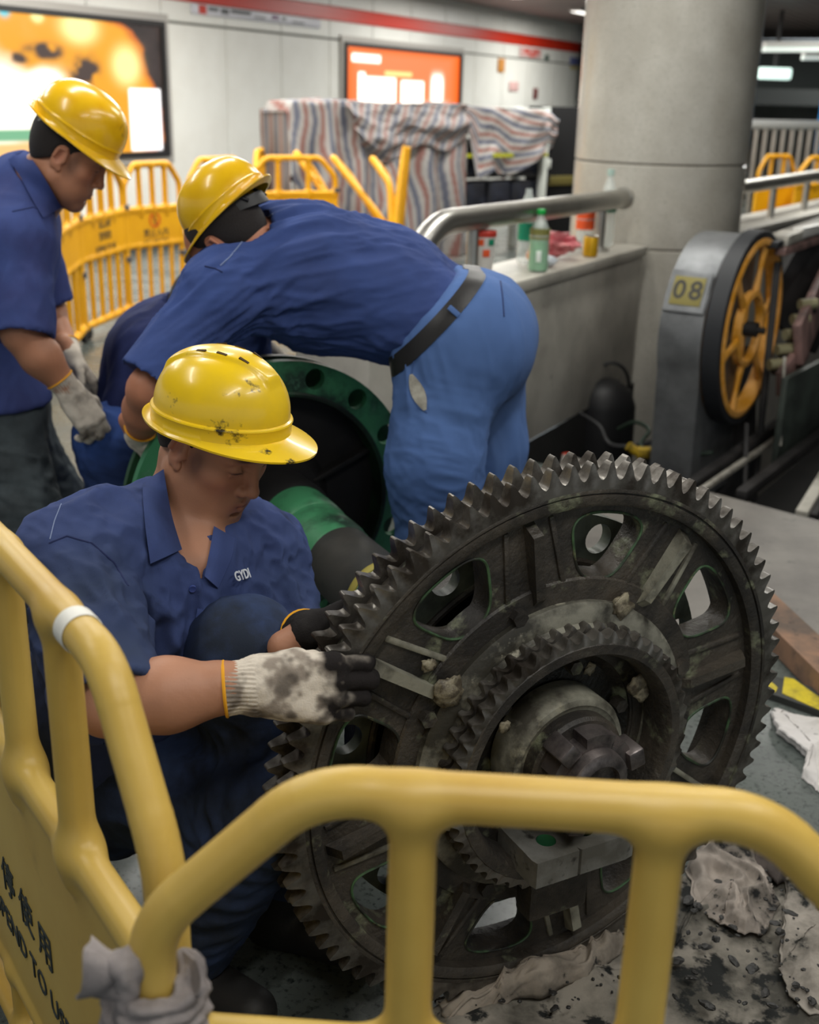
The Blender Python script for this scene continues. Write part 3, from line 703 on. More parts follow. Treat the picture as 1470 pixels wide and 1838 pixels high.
# two green step-chain wheels with holes round their rims
def chain_wheel(s, green, dark, name, nh=16, ph=.1):
    ro, hr, hc = .378, .0265, .340; m = MB(); n = 24
    for k in range(nh):
        a = ph + k * 2 * PI / nh; hw = PI / nh; outer = []; inner = []; hx, hy = hc * math.cos(a), hc * math.sin(a)
        for j in range(n):
            t = 2 * PI * j / n; ct, st = math.cos(t), math.sin(t); q = max(abs(ct), abs(st)); b, d = ct / q, st / q
            r_ = (.298 + ro) / 2 + (ro - .298) / 2 * b; f = a + hw * d; outer.append((r_ * math.cos(f), r_ * math.sin(f)))
            inner.append((hx + hr * (ct * math.cos(a) - st * math.sin(a)), hy + hr * (ct * math.sin(a) + st * math.cos(a))))
        m.ring_prism(outer, inner, s - .012, s + .012, GC, GR)
    w = m.build(name, green, ax_root, sharp=35)
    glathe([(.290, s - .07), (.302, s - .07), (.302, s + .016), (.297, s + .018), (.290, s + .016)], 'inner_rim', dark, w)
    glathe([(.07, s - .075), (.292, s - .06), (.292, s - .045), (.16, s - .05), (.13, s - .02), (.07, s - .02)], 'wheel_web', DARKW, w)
    if nh == 16: glathe([(.30, s - .075), (.376, s - .075), (.376, s - .055), (.30, s - .055)], 'hole_backing', dark, w)  # dark backing added so the rim holes look dark
    for k in range(6):
        a = k * PI / 3 + .4; R2 = GR @ rotz(a); m = MB(); m.box(GC + R2 @ A3(.205, 0, s - .035), (.17, .014, .035), R2, .003); m.build('web_rib', DARKW, w)
    return w
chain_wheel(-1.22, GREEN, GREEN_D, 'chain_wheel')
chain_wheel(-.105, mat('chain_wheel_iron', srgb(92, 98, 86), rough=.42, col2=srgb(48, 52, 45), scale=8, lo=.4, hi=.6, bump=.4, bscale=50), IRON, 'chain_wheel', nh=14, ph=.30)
# the shaft: painted and greasy lengths, collars
def shaft(name, material, pts): return glathe([(.02, pts[0][1])] + pts + [(.02, pts[-1][1])], name, material, ax_root, 48)
shaft('shaft_section', GREEN_L, [(.082, -.16), (.082, -.615), (.080, -.62)])
shaft('shaft_ring', YRING, [(.085, -.612), (.087, -.616), (.087, -.630), (.085, -.634)])
shaft('shaft_section', mat('shaft_rubber', srgb(52, 50, 46), rough=.6, col2=srgb(36, 36, 34), scale=8, bump=.2, bscale=30), [(.084, -.632), (.084, -.84)])
shaft('shaft_section', GREEN, [(.084, -.838), (.086, -.842), (.087, -.87), (.090, -.875), (.090, -.985), (.094, -.99), (.096, -1.02), (.096, -1.10)])
shaft('shaft_section', DARKW, [(.098, -1.095), (.104, -1.11), (.104, -1.21)])
shaft('shaft_stub', IRON, [(.06, -1.25), (.06, -1.42)])
# lumps of hardened grease
def lump(c, r, seed, parent, name='grease_lump', flat=.42, material=None):
    bm = bmesh.new(); bmesh.ops.create_icosphere(bm, subdivisions=3, radius=1); V = np.array([v.co[:] for v in bm.verts]); n = 1 + .38 * fbm(V * 1.9, 3, seed) + .12 * fbm(V * 6, 2, seed + 3)
    V = V * n[:, None] * A3(1, 1, flat) * r; F = [[v.index for v in f.verts] for f in bm.faces]; bm.free()
    return mesh_obj(name, GC * 0 + np.asarray(c) + V @ GR.T, F, material or GREASE, parent, sharp=None)
for i, (px, py, s, r) in enumerate(((1117, 1090, .008, .021), (805, 1240, .012, .024), (770, 1195, .0, .012), (1145, 1228, .02, .018), (1152, 1246, .02, .014), (1058, 1200, -.028, .012), (1030, 1115, .0, .014), (905, 1305, .05, .010), (735, 1205, -.02, .014))):
    lump(on_plane(px, py, GC + GN * s, GN), r, 40 + i, ax_root)
# plate caked with grease on the spoke under the hand
# ================================================================== PEOPLE
SKIN = mat('skin', (1, 1, 1, 1), rough=.52, attr='Col', col2=None, bump=.25, bscale=240, bdist=.0012, spec=.45)
HAIR = mat('hair', srgb(38, 32, 30), rough=.7, bump=.9, bscale=420, bdist=.004)
GLOVE = mat('knit_glove', (1, 1, 1, 1), rough=.92, attr='Col', bump=.55, bscale=300, bdist=.002, spec=.2)
YELLOW_TRIM = mat('glove_hem', srgb(226, 160, 30), rough=.85)
HAT = mat('hat_plastic', srgb(238, 198, 28), rough=.27, col2=srgb(222, 186, 50), scale=9, lo=.4, hi=.75, col3=srgb(52, 46, 30), scale3=26, lo3=.66, hi3=.74, mask='Dirt', bump=.04, bscale=90, coat=.15)
HATC = mat('hat_plastic_clean', srgb(236, 186, 24), rough=.25, col2=srgb(222, 166, 10), scale=10, lo=.45, hi=.75, col3=srgb(96, 84, 40), scale3=11, lo3=.68, hi3=.8, coat=.2)
HAT_IN = mat('hat_slot', srgb(70, 50, 10), rough=.8)
STRAP_G = mat('strap_grey', srgb(150, 148, 140), rough=.6)
STRAP_B = mat('strap_black', srgb(24, 24, 27), rough=.5)
SHIRT_A = mat('shirt_blue_stained', srgb(66, 80, 128), rough=.9, attr='Col', col2=srgb(50, 62, 98), scale=5.5, lo=.46, hi=.74, col3=srgb(36, 42, 56), scale3=9, lo3=.6, hi3=.78, bump=.35, bscale=700, bdist=.0012, spec=.2)
SHIRT_B = mat('shirt_blue', srgb(62, 80, 134), rough=.9, col2=srgb(56, 70, 116), scale=5, lo=.4, hi=.7, bump=.3, bscale=700, bdist=.0012, spec=.2)
SHIRT_C = mat('shirt_blue_dark', srgb(62, 76, 128), rough=.9, col2=srgb(54, 60, 104), scale=5, lo=.4, hi=.7, bump=.3, bscale=700, bdist=.0012, spec=.2)
SHIRT_D = mat('shirt_navy', srgb(44, 52, 96), rough=.92, col2=srgb(36, 42, 76), scale=5, bump=.3, bscale=700, bdist=.0012, spec=.2)
PANTS_A = mat('trousers_dark_blue', srgb(54, 70, 108), rough=.92, col2=srgb(40, 47, 60), scale=4.5, lo=.42, hi=.64, col3=srgb(26, 28, 32), scale3=7, lo3=.58, hi3=.76, bump=.35, bscale=600, bdist=.0012, spec=.2)
PANTS_B = mat('trousers_blue', srgb(84, 116, 174), rough=.92, attr='Col', bump=.3, bscale=600, bdist=.0012, spec=.2)
PANTS_C = mat('trousers_grey', srgb(84, 92, 96), rough=.92, col2=srgb(52, 56, 58), scale=4, lo=.4, hi=.62, bump=.3, bscale=600, bdist=.0012, spec=.2)
PANTS_D = mat('trousers_mid_blue', srgb(58, 84, 146), rough=.92, col2=srgb(46, 62, 104), scale=4, bump=.3, bscale=600, bdist=.0012, spec=.2)
BELT = mat('belt_leather', srgb(34, 32, 32), rough=.42, bump=.2, bscale=200)
SHOE = mat('shoe_black', srgb(28, 27, 27), rough=.6, bump=.3, bscale=150)
LINING = mat('pocket_lining', srgb(176, 172, 160), rough=.95, col2=srgb(130, 126, 116), scale=20)
SEAM = mat('pale_stitching', srgb(120, 134, 168), rough=.9)
BUTTON = mat('button_blue', srgb(62, 78, 140), rough=.4)
WHITE_THREAD = mat('white_thread', srgb(214, 218, 226), rough=.9)

def head_prims(c, R, s=1.0, ear=1.0):
    c = np.asarray(c, float); P = lambda x, y, z: c + R @ (A3(x, y, z) * s); q = []
    E = lambda x, y, z, r, k, op='u', RR=None: q.append(el(P(x, y, z), A3(*r) * s, R if RR is None else R @ RR, k * s, op))
    C_ = lambda a, b, ra, rb, k, op='u': q.append(rc(P(*a), P(*b), ra * s, rb * s, k * s, op))
    E(-.012, 0, .036, (.098, .077, .086), .01)                     # cranium
    E(.026, 0, -.032, (.063, .0665, .086), .035)                     # face
    E(.062, 0, .045, (.03, .052, .04), .03)                        # forehead
    for y in (-1, 1):
        C_((-.004, .056 * y, -.060), (.062, .020 * y, -.106), .022, .018, .03)   # jaw
        E(.058, .046 * y, -.017, (.021, .02, .017), .022)         # cheekbone
        E(.052, .034 * y, -.06, (.028, .02, .03), .03)            # cheek
        C_((.083, .012 * y, .031), (.072, .046 * y, .029), .010, .008, .014)     # brow
    E(.073, 0, -.108, (.018, .025, .016), .02)                     # chin
    E(.078, 0, -.067, (.017, .028, .026), .02)                     # muzzle
    for y in (-1, 1): E(.094, .034 * y, .009, (.017, .017, .0135), .012, 's')     # eye sockets
    C_((.087, 0, .022), (.1035, 0, -.026), .0078, .0098, .012)      # nose bridge
    E(.1045, 0, -.031, (.0118, .0115, .0100), .008)                 # nose tip
    for y in (-1, 1):
        E(.093, .0140 * y, -.035, (.0105, .0075, .0078), .006)     # wings
        E(.1, .0065 * y, -.0425, (.0032, .0026, .003), .004, 's')  # nostrils
        E(.0735, .0335 * y, .009, (.0142, .0152, .0125), .003)     # eyeballs under lowered lids
        C_((.0885, .024 * y, .006), (.0815, .0455 * y, .0065), .0018, .0016, .003) # lid edge
        C_((.0872, .023 * y, .0005), (.0815, .0445 * y, -.0005), .0022, .0018, .004)# lower lid
    C_((.0935, 0, -.061), (.082, .0235, -.0655), .0052, .003, .005); C_((.0935, 0, -.061), (.082, -.0235, -.0655), .0052, .003, .005)   # upper lip
    C_((.0925, 0, -.0725), (.082, .02, -.0695), .0060, .003, .005); C_((.0925, 0, -.0725), (.082, -.02, -.0695), .0060, .003, .005)     # lower lip
    C_((.1, 0, -.0668), (.084, .026, -.0675), .0016, .0013, .002, 's'); C_((.1, 0, -.0668), (.084, -.026, -.0675), .0016, .0013, .002, 's')
    C_((.0975, 0, -.0505), (.096, 0, -.056), .0022, .0025, .006, 's')   # philtrum
    E(.0895, 0, -.0835, (.006, .016, .004), .008, 's')              # under lip
    for y in (-1, 1):                                              # ears
        RR = rot_axis((0, 1, 0), .22) @ rot_axis((0, 0, 1), .34 * y)
        E(-.008, .0755 * y, -.004, (.019, .0075, .033), .006, 'u', RR)
        E(-.006, .0845 * y, .000, (.0115, .006, .020), .004, 's', RR)
        C_((-.016, .0815 * y, .018), (.002, .0795 * y, .022), .0042, .0038, .004); C_((-.016, .0815 * y, .018), (-.021, .082 * y, -.006), .0042, .0038, .004)
        E(.002, .0775 * y, -.030, (.008, .0052, .009), .005, 'u', RR); E(.0075, .0765 * y, -.006, (.0045, .0045, .0075), .005)
    return q
def hair_prims(c, R, s=1.0, low=-.075):
    c = np.asarray(c, float); P = lambda x, y, z: c + R @ (A3(x, y, z) * s); q = []
    q.append(el(P(-.0125, 0, .036), A3(.1005, .0795, .088) * s, R, .01)); q.append(el(P(-.043, 0, -.012), A3(.052, .062, .058) * s, R, .03))
    n = R @ unit(A3(.125, 0, -.155 if low < -.06 else -.12)); q.append(pl(P(.066, 0, .058), n, .006))
    for y in (-1, 1):
        q.append(rc(P(.010, .0705 * y, .02), P(.016, .0665 * y, -.014), .006 * s, .0035 * s, .006))
        q.append(el(P(-.008, .083 * y, -.004), A3(.021, .02, .034) * s, R, .004, 's'))
    return q
def skin_col(V, c, R, s=1.0, tone=(178, 122, 92), seed=0, stub=.35):
    L = ((V - np.asarray(c)) @ R) / s; base = np.array(srgb(tone)[:3]); n = fbm(V * 22, 3, seed)[:, None]
    C = base * (1 + .10 * n) * np.array([1.0, 1 - .012, 1 - .02]) ** 1
    x, y, z = L.T; hd = (np.abs(x) < .16) & (np.abs(y) < .12) & (np.abs(z) < .15)
    def blend(w, col, a): 
        w = (w * a * hd)[:, None]; return C * (1 - w) + np.array(col) * w
    g = lambda px, py, pz, sx, sy, sz: np.exp(-(((x - px) / sx) ** 2 + ((np.abs(y) - py) / sy) ** 2 + ((z - pz) / sz) ** 2))
    C = blend(g(.092, .008, -.066, .012, .016, .0085), srgb(146, 84, 76)[:3], .75)        # lips
    C = blend(np.clip(g(.08, .03, .0335, .02, .019, .0048) * 1.6, 0, 1), srgb(30, 24, 22)[:3], .88)          # eyebrows
    C = blend(np.clip(g(.088, .0345, .0050, .01, .013, .0021) * 1.5, 0, 1), srgb(24, 18, 17)[:3], .9)          # lash line
    C = blend(np.clip(g(.084, .008, -.053, .02, .020, .0055), 0, 1), srgb(96, 76, 68)[:3], .5 * stub)      # moustache shadow
    C = blend(g(.06, .02, -.1, .05, .035, .022), srgb(110, 88, 78)[:3], stub)
    C = blend(np.clip(g(.030, .072, -.004, .014, .02, .030) * 1.3, 0, 1), srgb(70, 58, 52)[:3], .55)      # cropped temple hair
    C = blend(g(.07, .045, -.02, .03, .025, .022), srgb(196, 112, 88)[:3], .3)
    C = blend(g(-.008, .08, -.002, .016, .01, .026), srgb(178, 100, 80)[:3], .35)
    return C
def hand_prims(w, X, Z, side=1, curls=None, thumb=((.026, .030, -.006), (.056, .050, -.020), (.082, .052, -.036)), g=0.0, s=1.0, spread=.05, wrist_back=.05):
    """w wrist, X towards the fingers, Z out of the back of the hand; side=+1: thumb on the +Y side (Y = Z x X)"""
    w = np.asarray(w, float); X = unit(X); Z = unit(np.asarray(Z, float) - X * (np.asarray(Z, float) @ X)); Y = np.cross(Z, X) * side
    P = lambda a: w + (X * a[0] + Y * a[1] + Z * a[2]) * s
    curls = curls or [(.5, .7, .5)] * 4; q = []
    ys = (.0315, .0108, -.0105, -.0300); xs = (.090, .094, .090, .081); ln = ((.043, .026, .021), (.047, .030, .022), (.043, .028, .021), (.034, .021, .018)); fr = (.0095, .0098, .0092, .0082)
    q.append(rc(P((-wrist_back, 0, 0)), P((.004, 0, 0)), (.026 + g) * s, (.025 + g) * s, .012))
    for j in range(4):
        q.append(rc(P((.0, ys[j] * .55, 0)), P((xs[j], ys[j], .002)), (.0195 + g) * s, (fr[j] + .0042 + g) * s, .012 if j == 0 else .010))
    q.append(rc(P((.02, -.022, -.010)), P((.07, -.026, -.010)), (.016 + g) * s, (.012 + g) * s, .012))
    q.append(rc(P((.018, .016, -.010)), P(np.array(thumb[0]) + A3(.012, .002, -.002)), (.018 + g) * s, (.0155 + g) * s, .012))
    for j in range(4):
        p = A3(xs[j], ys[j], .002); a = 0; yaw = spread * (1.5 - j)
        for i in range(3):
            a += curls[j][i]; d = A3(math.cos(a) * math.cos(yaw), math.sin(yaw) * (1 if math.cos(a) > 0 else -.2), -math.sin(a)); e = p + d * ln[j][i]
            q.append(rc(P(p), P(e), (fr[j] - .0006 * i + g) * s, (fr[j] - .0006 * (i + 1) + g) * s, .0035)); p = e
    t0, t1, t2 = (np.array(t) for t in thumb)
    q.append(rc(P(t0), P(t1), (.0118 + g) * s, (.0106 + g) * s, .006)); q.append(rc(P(t1), P(t2), (.0106 + g) * s, (.0088 + g) * s, .003))
    return q
def glove(name, w, X, Z, side, curls, thumb, parent, dirt=1.0, seed=1, h=.0026, dark=False, arm=None, **kw):
    """knitted work glove: cuff, palm, five fingers; dirt blackens the fingers"""
    q = hand_prims(w, X, Z, side, curls, thumb, g=.0022, wrist_back=.012, **kw)
    w = np.asarray(w, float); Xu = unit(X); ax = -Xu if arm is None else unit(np.asarray(arm, float) - w)
    q.insert(0, rc(w + ax * .052, w, .0385, .0300, .01)); q.append(pl(w + ax * .048, ax, .002))
    V, F = solid(q, h); Z = unit(np.asarray(Z, float) - Xu * (np.asarray(Z, float) @ Xu)); Y = np.cross(Z, Xu) * side
    L = np.stack([(V - w) @ Xu, (V - w) @ Y, (V - w) @ Z], 1); t = (V - w) @ ax
    N = vnormals(V, F)
    # knit ribs on the cuff, soft wrinkles on the palm
    ang = np.arctan2(L[:, 1], L[:, 2]); V = V + N * (np.where(t > .004, .0011 * np.sin(ang * 34), 0))[:, None]
    V = V + N * (fbm(V * 55, 2, seed) * .0011)[:, None]
    n1 = fbm(V * 30, 3, seed + 3); n2 = fbm(V * 70, 3, seed + 9)
    white = np.array(srgb(214, 204, 190)[:3]); grey = np.array(srgb(118, 106, 96)[:3]); blk = np.array(srgb(34, 31, 31)[:3])
    wgt = np.clip(sstep(.055 + .07 * (1 - dirt), .135 + .05 * (1 - dirt), L[:, 0] + .03 * n1 + .012 * n2) * min(1, dirt * 1.3) + sstep(.25, .75, n1) * .55 * dirt, 0, 1)
    wg2 = np.clip(sstep(-.35, .5, n1 + .5 * n2) * .75, 0, 1) * min(1, dirt) ** 1.4
    C = white * (1 - wg2[:, None]) + grey * wg2[:, None]; C = C * (1 - wgt[:, None]) + blk * wgt[:, None]
    if dark: C = np.array(srgb(40, 38, 38)[:3]) * (1 + .3 * n1[:, None])
    o = mesh_obj(name, V, F, GLOVE, parent, sharp=None); set_col(o, np.clip(C, 0, 1))
    # coloured overlock hem round the cuff
    c = w + ax * .047; u = unit(np.cross(ax, A3(.2, .3, .9))); v = np.cross(ax, u)
    ring = [c + .0378 * (u * math.cos(a) + v * math.sin(a)) for a in np.linspace(0, 2 * PI, 28, endpoint=False)]
    m = MB(); m.tube(ring, .0026, 6, closed=True); m.build('cuff_hem', YELLOW_TRIM, o)
    return o

def bvh(o):
    me = o.data; off = root_loc(o); V = [Vector(np.array(v.co) + off) for v in me.vertices]; return BVHTree.FromPolygons(V, [tuple(p.vertices) for p in me.polygons])
def helmet(name, c, R, label, material, strap, s=1.0, plateau=True, slots=True, ledge=.0045):
    root = thing(name, label, 'hard hat', tuple(np.asarray(c, float)))
    c = np.asarray(c, float); nph = 168; rows = []
    a, b, hgt = .124, .106, .130
    ph = np.linspace(0, 2 * PI, nph, endpoint=False); cph, sph = np.cos(ph), np.sin(ph)
    def ring(e, off=0.0):
        ce = math.cos(e) ** .80; x = (a + off) * ce * cph; y = (b + off) * ce * sph; z = np.full(nph, (hgt + off - .028) * math.sin(e) ** .96 + .028); return np.stack([x, y, z], 1)
    for e in np.linspace(PI / 2 - .01, 0.0, 64):
        P = ring(e)
        if plateau:
            x, y = P[:, 0], P[:, 1]; w = .040 - .016 * sstep(-.02, .10, x) 
            hgt_ = sstep(-.002, .007, w - np.abs(y)) * sstep(-.105, -.088, x) * sstep(.106, .090, x)
            nrm = P / np.array([a, b, hgt]) ** 2; nrm /= np.linalg.norm(nrm, axis=1, keepdims=True); P = P + nrm * (hgt_ * .0065)[:, None]
        rows.append(P)
    def band(off, z, zf=0.0): return np.stack([(a + off) * cph, (b + off) * sph, np.full(nph, z) + zf], 1)
    fr = np.clip(cph, 0, 1) ** 1.3; bk = np.clip(-cph, 0, 1) ** 2
    rows += [band(ledge, .026), band(ledge + .0012, .0235), band(ledge, .021), band(ledge - .001, .012), band(ledge, .002)]
    wd = .007 + .047 * fr + .010 * bk; dr = -.004 - .013 * fr + .004 * bk
    for t, dz in ((.35, .25), (.7, .62), (1.0, 1.0)):
        rows.append(np.stack([(a + ledge + wd * t) * cph, (b + ledge + wd * t * (.75)) * sph, dr * dz + bk * .006 * t], 1))
    last = rows[-1]; rows.append(last * np.array([.998, .998, 1]) + A3(0, 0, -.0035)); rows.append(np.stack([(a + ledge + wd * .96) * cph, (b + ledge + wd * .70) * sph, dr - .0035 + bk * .005], 1))
    rows.append(band(-.0005, -.006)); rows.append(band(-.003, .004))
    for e in np.linspace(0.02, PI / 2 - .02, 16): rows.append(ring(e, -.0035))
    V = np.concatenate(rows) * s @ R.T + c; n = len(rows); F = []
    for i in range(n - 1):
        for k in range(nph): F.append((i * nph + k, (i + 1) * nph + k, (i + 1) * nph + (k + 1) % nph, i * nph + (k + 1) % nph))
    F.append(tuple(range(nph))); F.append(tuple(range((n - 1) * nph, n * nph))[::-1])
    shell = mesh_obj('shell', V, F, material, root, sharp=38)
    T = lambda p: c + R @ (np.asarray(p, float) * s)
    if slots:
        tr = bvh(shell)
        for sy in (-1, 1):
            for x0 in (-.028, .010, .048):
                w = .040 - .016 * float(sstep(-.02, .10, np.array(x0))) ; y0 = sy * (w - .008)
                zz = (hgt - .028) * math.sqrt(max(0, 1 - (x0 / a) ** 2 - (y0 / b) ** 2)) ** 1.02 + .028 + .0062
                nn = unit(A3(x0 / a ** 2, y0 / b ** 2, zz / hgt ** 2)); h_ = tr.ray_cast(Vector(T((x0, y0, zz)) + R @ nn * .08), Vector(-(R @ nn))); fx = unit(A3(1, 0, 0) - nn * nn[0]); RR = np.stack([fx, np.cross(nn, fx), nn], 1)
                m2 = MB(); m2.box(np.array(h_[0]) if h_[0] is not None else T((x0, y0, zz)), A3(.019, .0048, .003) * s, R @ RR); m2.build('vent_slot', HAT_IN, root)
    # suspension: headband and rear cradle
    m = MB(); G = []
    for phi in np.linspace(PI * .42, PI * 1.58, 30):
        bk_ = max(0, -math.cos(phi)) ; G.append([T(((.1) * math.cos(phi), .083 * math.sin(phi), z)) for z in (-.004 - .036 * bk_ - .002, .004 - .018 * bk_ + .004)])
    m.sheet(G, .003); m.build('headband', strap, root)
    for y in (-.05, .05):
        m = MB(); m.tube([T((-.06, y * 1.3, .02)), T((-.085, y, -.02))], .004, 8); m.build('cradle_strap', strap, root)
    return root

def person(name, label, prims, c, R, base, h, fine, hf, tone, seed, stub=.35, s=1.0):
    V, F = solid(prims, h, fine, hf); o = mesh_obj(name, V, F, SKIN, None, base, sharp=None)
    set_col(o, np.clip(skin_col(V, c, R, s, tone, seed, stub), 0, 1)); tag(o, label, 'person'); return o
def cloth(name, prims, h, material, parent, specs, seed, it=1):
    V, F = solid(prims, h); V = relax(V, F, it) if it else V; N = vnormals(V, F); V = folds(V, N, specs, seed)
    return mesh_obj(name, V, F, material, parent, sharp=None)
def hit(tree, px, py):
    d = ray(px, py); h = tree.ray_cast(Vector(EYE), Vector(unit(d)))
    return (np.array(h[0]), np.array(h[1])) if h[0] is not None else (None, None)
def seam(name, tree, pts, r, material, parent, lift=.0005, n=6):
    out = []
    for a, b in zip(pts[:-1], pts[1:]):
        for t in np.linspace(0, 1, n, endpoint=False):
            p, nn = hit(tree, a[0] + (b[0] - a[0]) * t, a[1] + (b[1] - a[1]) * t)
            if p is not None: out.append(p + nn * lift)
    if len(out) > 2:
        m = MB(); m.tube(np.array(out), r, 6); return m.build(name, material, parent)
def torso(hipR, hipL, wa, ch, shR, shL, nk, g=0.0, latw=None, latc=None, k=.05, belly=.105, chest=.118, hipr=.105, latp=None):
    latc = unit(np.asarray(shR) - np.asarray(shL)) if latc is None else unit(latc); latp = unit(np.asarray(hipR) - np.asarray(hipL)); latw = unit(latc + latp) if latw is None else unit(latw)
    q = [rc(hipR, hipL, hipr + g, hipr + g, k)]
    for sgn in (1, -1):
        hp = np.asarray(hipR if sgn > 0 else hipL, float); w_ = wa + latw * .062 * sgn; c_ = ch + latc * .072 * sgn; s_ = np.asarray(shR if sgn > 0 else shL, float)
        q += [rc(hp, w_, hipr + g, belly + g, k), rc(w_, c_, belly + g, chest + g, k), rc(c_, ch + (s_ - ch) * .72, chest + g, .074 + g, k), rc(nk, s_ * .8 + nk * .2, .056 + g, .058 + g, k)]
    q.append(rc(wa, ch, belly + g, chest + g, k)); return q
# ------------------------------------------------------------------ the squatting man at the wheel
aR = frame((.755, -.485, -.44), (.40, -.22, .88)); aH = A3(-.321, 1.785, .968)
a_sR, a_eR, a_wR = at(128, 1000, 1.62), at(196, 1258, 1.37), at(466, 1230, 1.40)
a_sL, a_eL, a_wL = at(478, 975, 1.90), at(500, 1160, 1.74), at(562, 1132, 1.56)
a_sL = a_sL + A3(.0, .0, -.015)
a_nk = at(318, 930, 1.80); a_ch = at(285, 1060, 1.745); a_wa = A3(-.485, 1.81, .50)
a_hR, a_hL = A3(-.55, 1.80, .31), A3(-.41, 1.97, .33)
a_kR, a_kL = A3(-.22, 1.56, .42), at(436, 1172, 1.63)
a_fR, a_fL = A3(-.36, 1.60, .10), A3(-.20, 1.74, .17)
def legs(hR, kR, fR, hL, kL, fL, g=0.0, k=.03, th=.085, kn=.060, an=.046):
    q = []
    for h_, k_, f_ in ((hR, kR, fR), (hL, kL, fL)):
        q += [rc(h_, k_, th + g, kn + g, k), rc(k_, f_, kn - .004 + g, an + g * 1.1, k)]
        d = unit(f_ - k_); q.append(el(k_ * .68 + f_ * .32, A3(.056, .056, .10) + g, frame(d, A3(.1, .9, .3))[:, [1, 2, 0]], .03))
    return q
def foot(f, fwd, g=0.0, lift=0.0):
    fwd = unit(fwd); dn = A3(0, 0, -1); a = f + dn * (f[2] - .045)
    return [rc(f, a - fwd * .04, .042 + g, .038 + g, .02), rc(a - fwd * .045, a + fwd * .14, .038 + g, .030 + g, .02), pl(A3(0, 0, .004), (0, 0, -1), .004)]
a_Xr = A3(.985, .12, -.10); a_Zr = A3(-.05, -.93, .36)          # right hand: back towards the camera, fingers to the right
curlR = [(.42, .95, 1.0), (.40, .98, 1.05), (.42, 1.0, 1.05), (.48, 1.02, 1.0)]
a_thR = ((.030, .028, -.010), (.064, .030, -.034), (.094, .022, -.046))
a_Xl = A3(.55, .15, .30); a_Zl = A3(-.45, .35, .82)
curlL = [(.7, 1.1, .8), (.7, 1.1, .8), (.75, 1.1, .8), (.8, 1.1, .8)]
a_thL = ((.028, .030, -.008), (.060, .042, -.022), (.090, .036, -.032))
neck_a = a_nk + A3(.0, .015, .0)
body = torso(a_hR, a_hL, a_wa, a_ch, a_sR, a_sL, a_nk)
body += [rc(a_sR, a_eR, .052, .043, .03), rc(a_eR, a_eR * .62 + a_wR * .38, .044, .047, .03), rc(a_eR * .62 + a_wR * .38, a_wR, .047, .0285, .03)]
body += [rc(a_sL, a_eL, .052, .043, .03), rc(a_eL, a_wL, .046, .0285, .03)]
body += legs(a_hR, a_kR, a_fR, a_hL, a_kL, a_fL)
body += [rc(neck_a + A3(.01, 0, -.04), aH + aR @ A3(-.028, 0, -.055), .066, .055, .03), rc(at(372, 1010, 1.70), aH + aR @ A3(.022, -.006, -.088), .034, .028, .04), rc(at(338, 965, 1.72), aH + aR @ A3(-.012, -.052, -.05), .014, .013, .02)]
body += head_prims(aH, aR, .98)
body += hand_prims(a_wR, a_Xr, a_Zr, 1, curlR, a_thR, s=1.13, spread=.012) + hand_prims(a_wL, a_Xl, a_Zl, -1, curlL, a_thL)
A_base = A3(-.40, 1.75, 0.0)
pA = person('person', 'man in stained blue shirt and scuffed helmet squatting, both gloved hands on the toothed wheel', body, aH, aR, A_base, .0065,
            (aH - .15, aH + .15), .0019, (172, 124, 98), 3, .32, .98)
V, F = solid(hair_prims(aH, aR, .98), .003); mesh_obj('hair', V, F, HAIR, pA, sharp=None)
# shirt: torso and half sleeves, open at the neck
q = torso(a_hR, a_hL, a_wa, a_ch, a_sR, a_sL, a_nk, g=.014, k=.06)
q[0]['ra'] = q[0]['rb'] = .118
eR_ = a_eR + unit(a_eR - a_sR) * .005; eL_ = a_sL + (a_eL - a_sL) * .93
q += [rc(a_sR, eR_, .073, .076, .04), rc(a_sL, eL_, .073, .072, .04)]
q += [rc(a_sR + (a_nk - a_sR) * .25, a_sR, .062, .072, .04)]
sd = unit(a_eR - a_sR); cutR = a_sR + (a_eR - a_sR) * .93; sl = unit(a_eL - a_sL)
# sleeve ends: hollow
q += [rc(a_sR + sd * .16, eR_ + sd * .12, .052, .066, .004, 's'), rc(a_sL + sl * .14, eL_ + sl * .12, .052, .064, .004, 's')]
q += [rc(cutR + sd * .10, cutR + sd * .11, .098, .098, .004, 's')]
q += [rc(neck_a + A3(.01, 0, -.03), aH + aR @ A3(-.02, 0, -.03), .070, .074, .008, 's'),
      *[rc(at(x_, y_, 1.68 + .12 * (y_ < 945)), at(x_, y_, 1.45), w_, w_, .006, 's') for x_, y_, w_ in ((330, 905, .034), (334, 918, .036), (341, 934, .036), (346, 950, .034), (348, 975, .028), (351, 998, .020), (355, 1018, .012), (359, 1036, .006))]]
q.append(pl(A3(-.5, 1.8, .345), (.1, -.1, -1), .01))
up_a = unit(a_nk - a_wa)
specs = [(a_sR * .5 + a_eR * .5, .16, a_eR - a_sR + A3(.12, .02, .1), .042, .014, 4), (at(240, 1150, 1.6), .15, A3(.5, -.2, .8), .045, .015, 4), (at(330, 1100, 1.6), .20, A3(-.2, .1, 1), .045, .010, 5),
         (at(510, 1060, 1.8), .14, a_eL - a_sL + A3(.1, 0, .1), .036, .013, 4), (at(190, 900, 1.72), .2, a_sR - a_nk + A3(0, 0, -.1), .055, .010, 5), (None, None, A3(.3, -.4, .8), .06, .004, 3)]
sh = cloth('shirt', q, .0042, SHIRT_A, pA, specs, 5)
tA = bvh(sh)
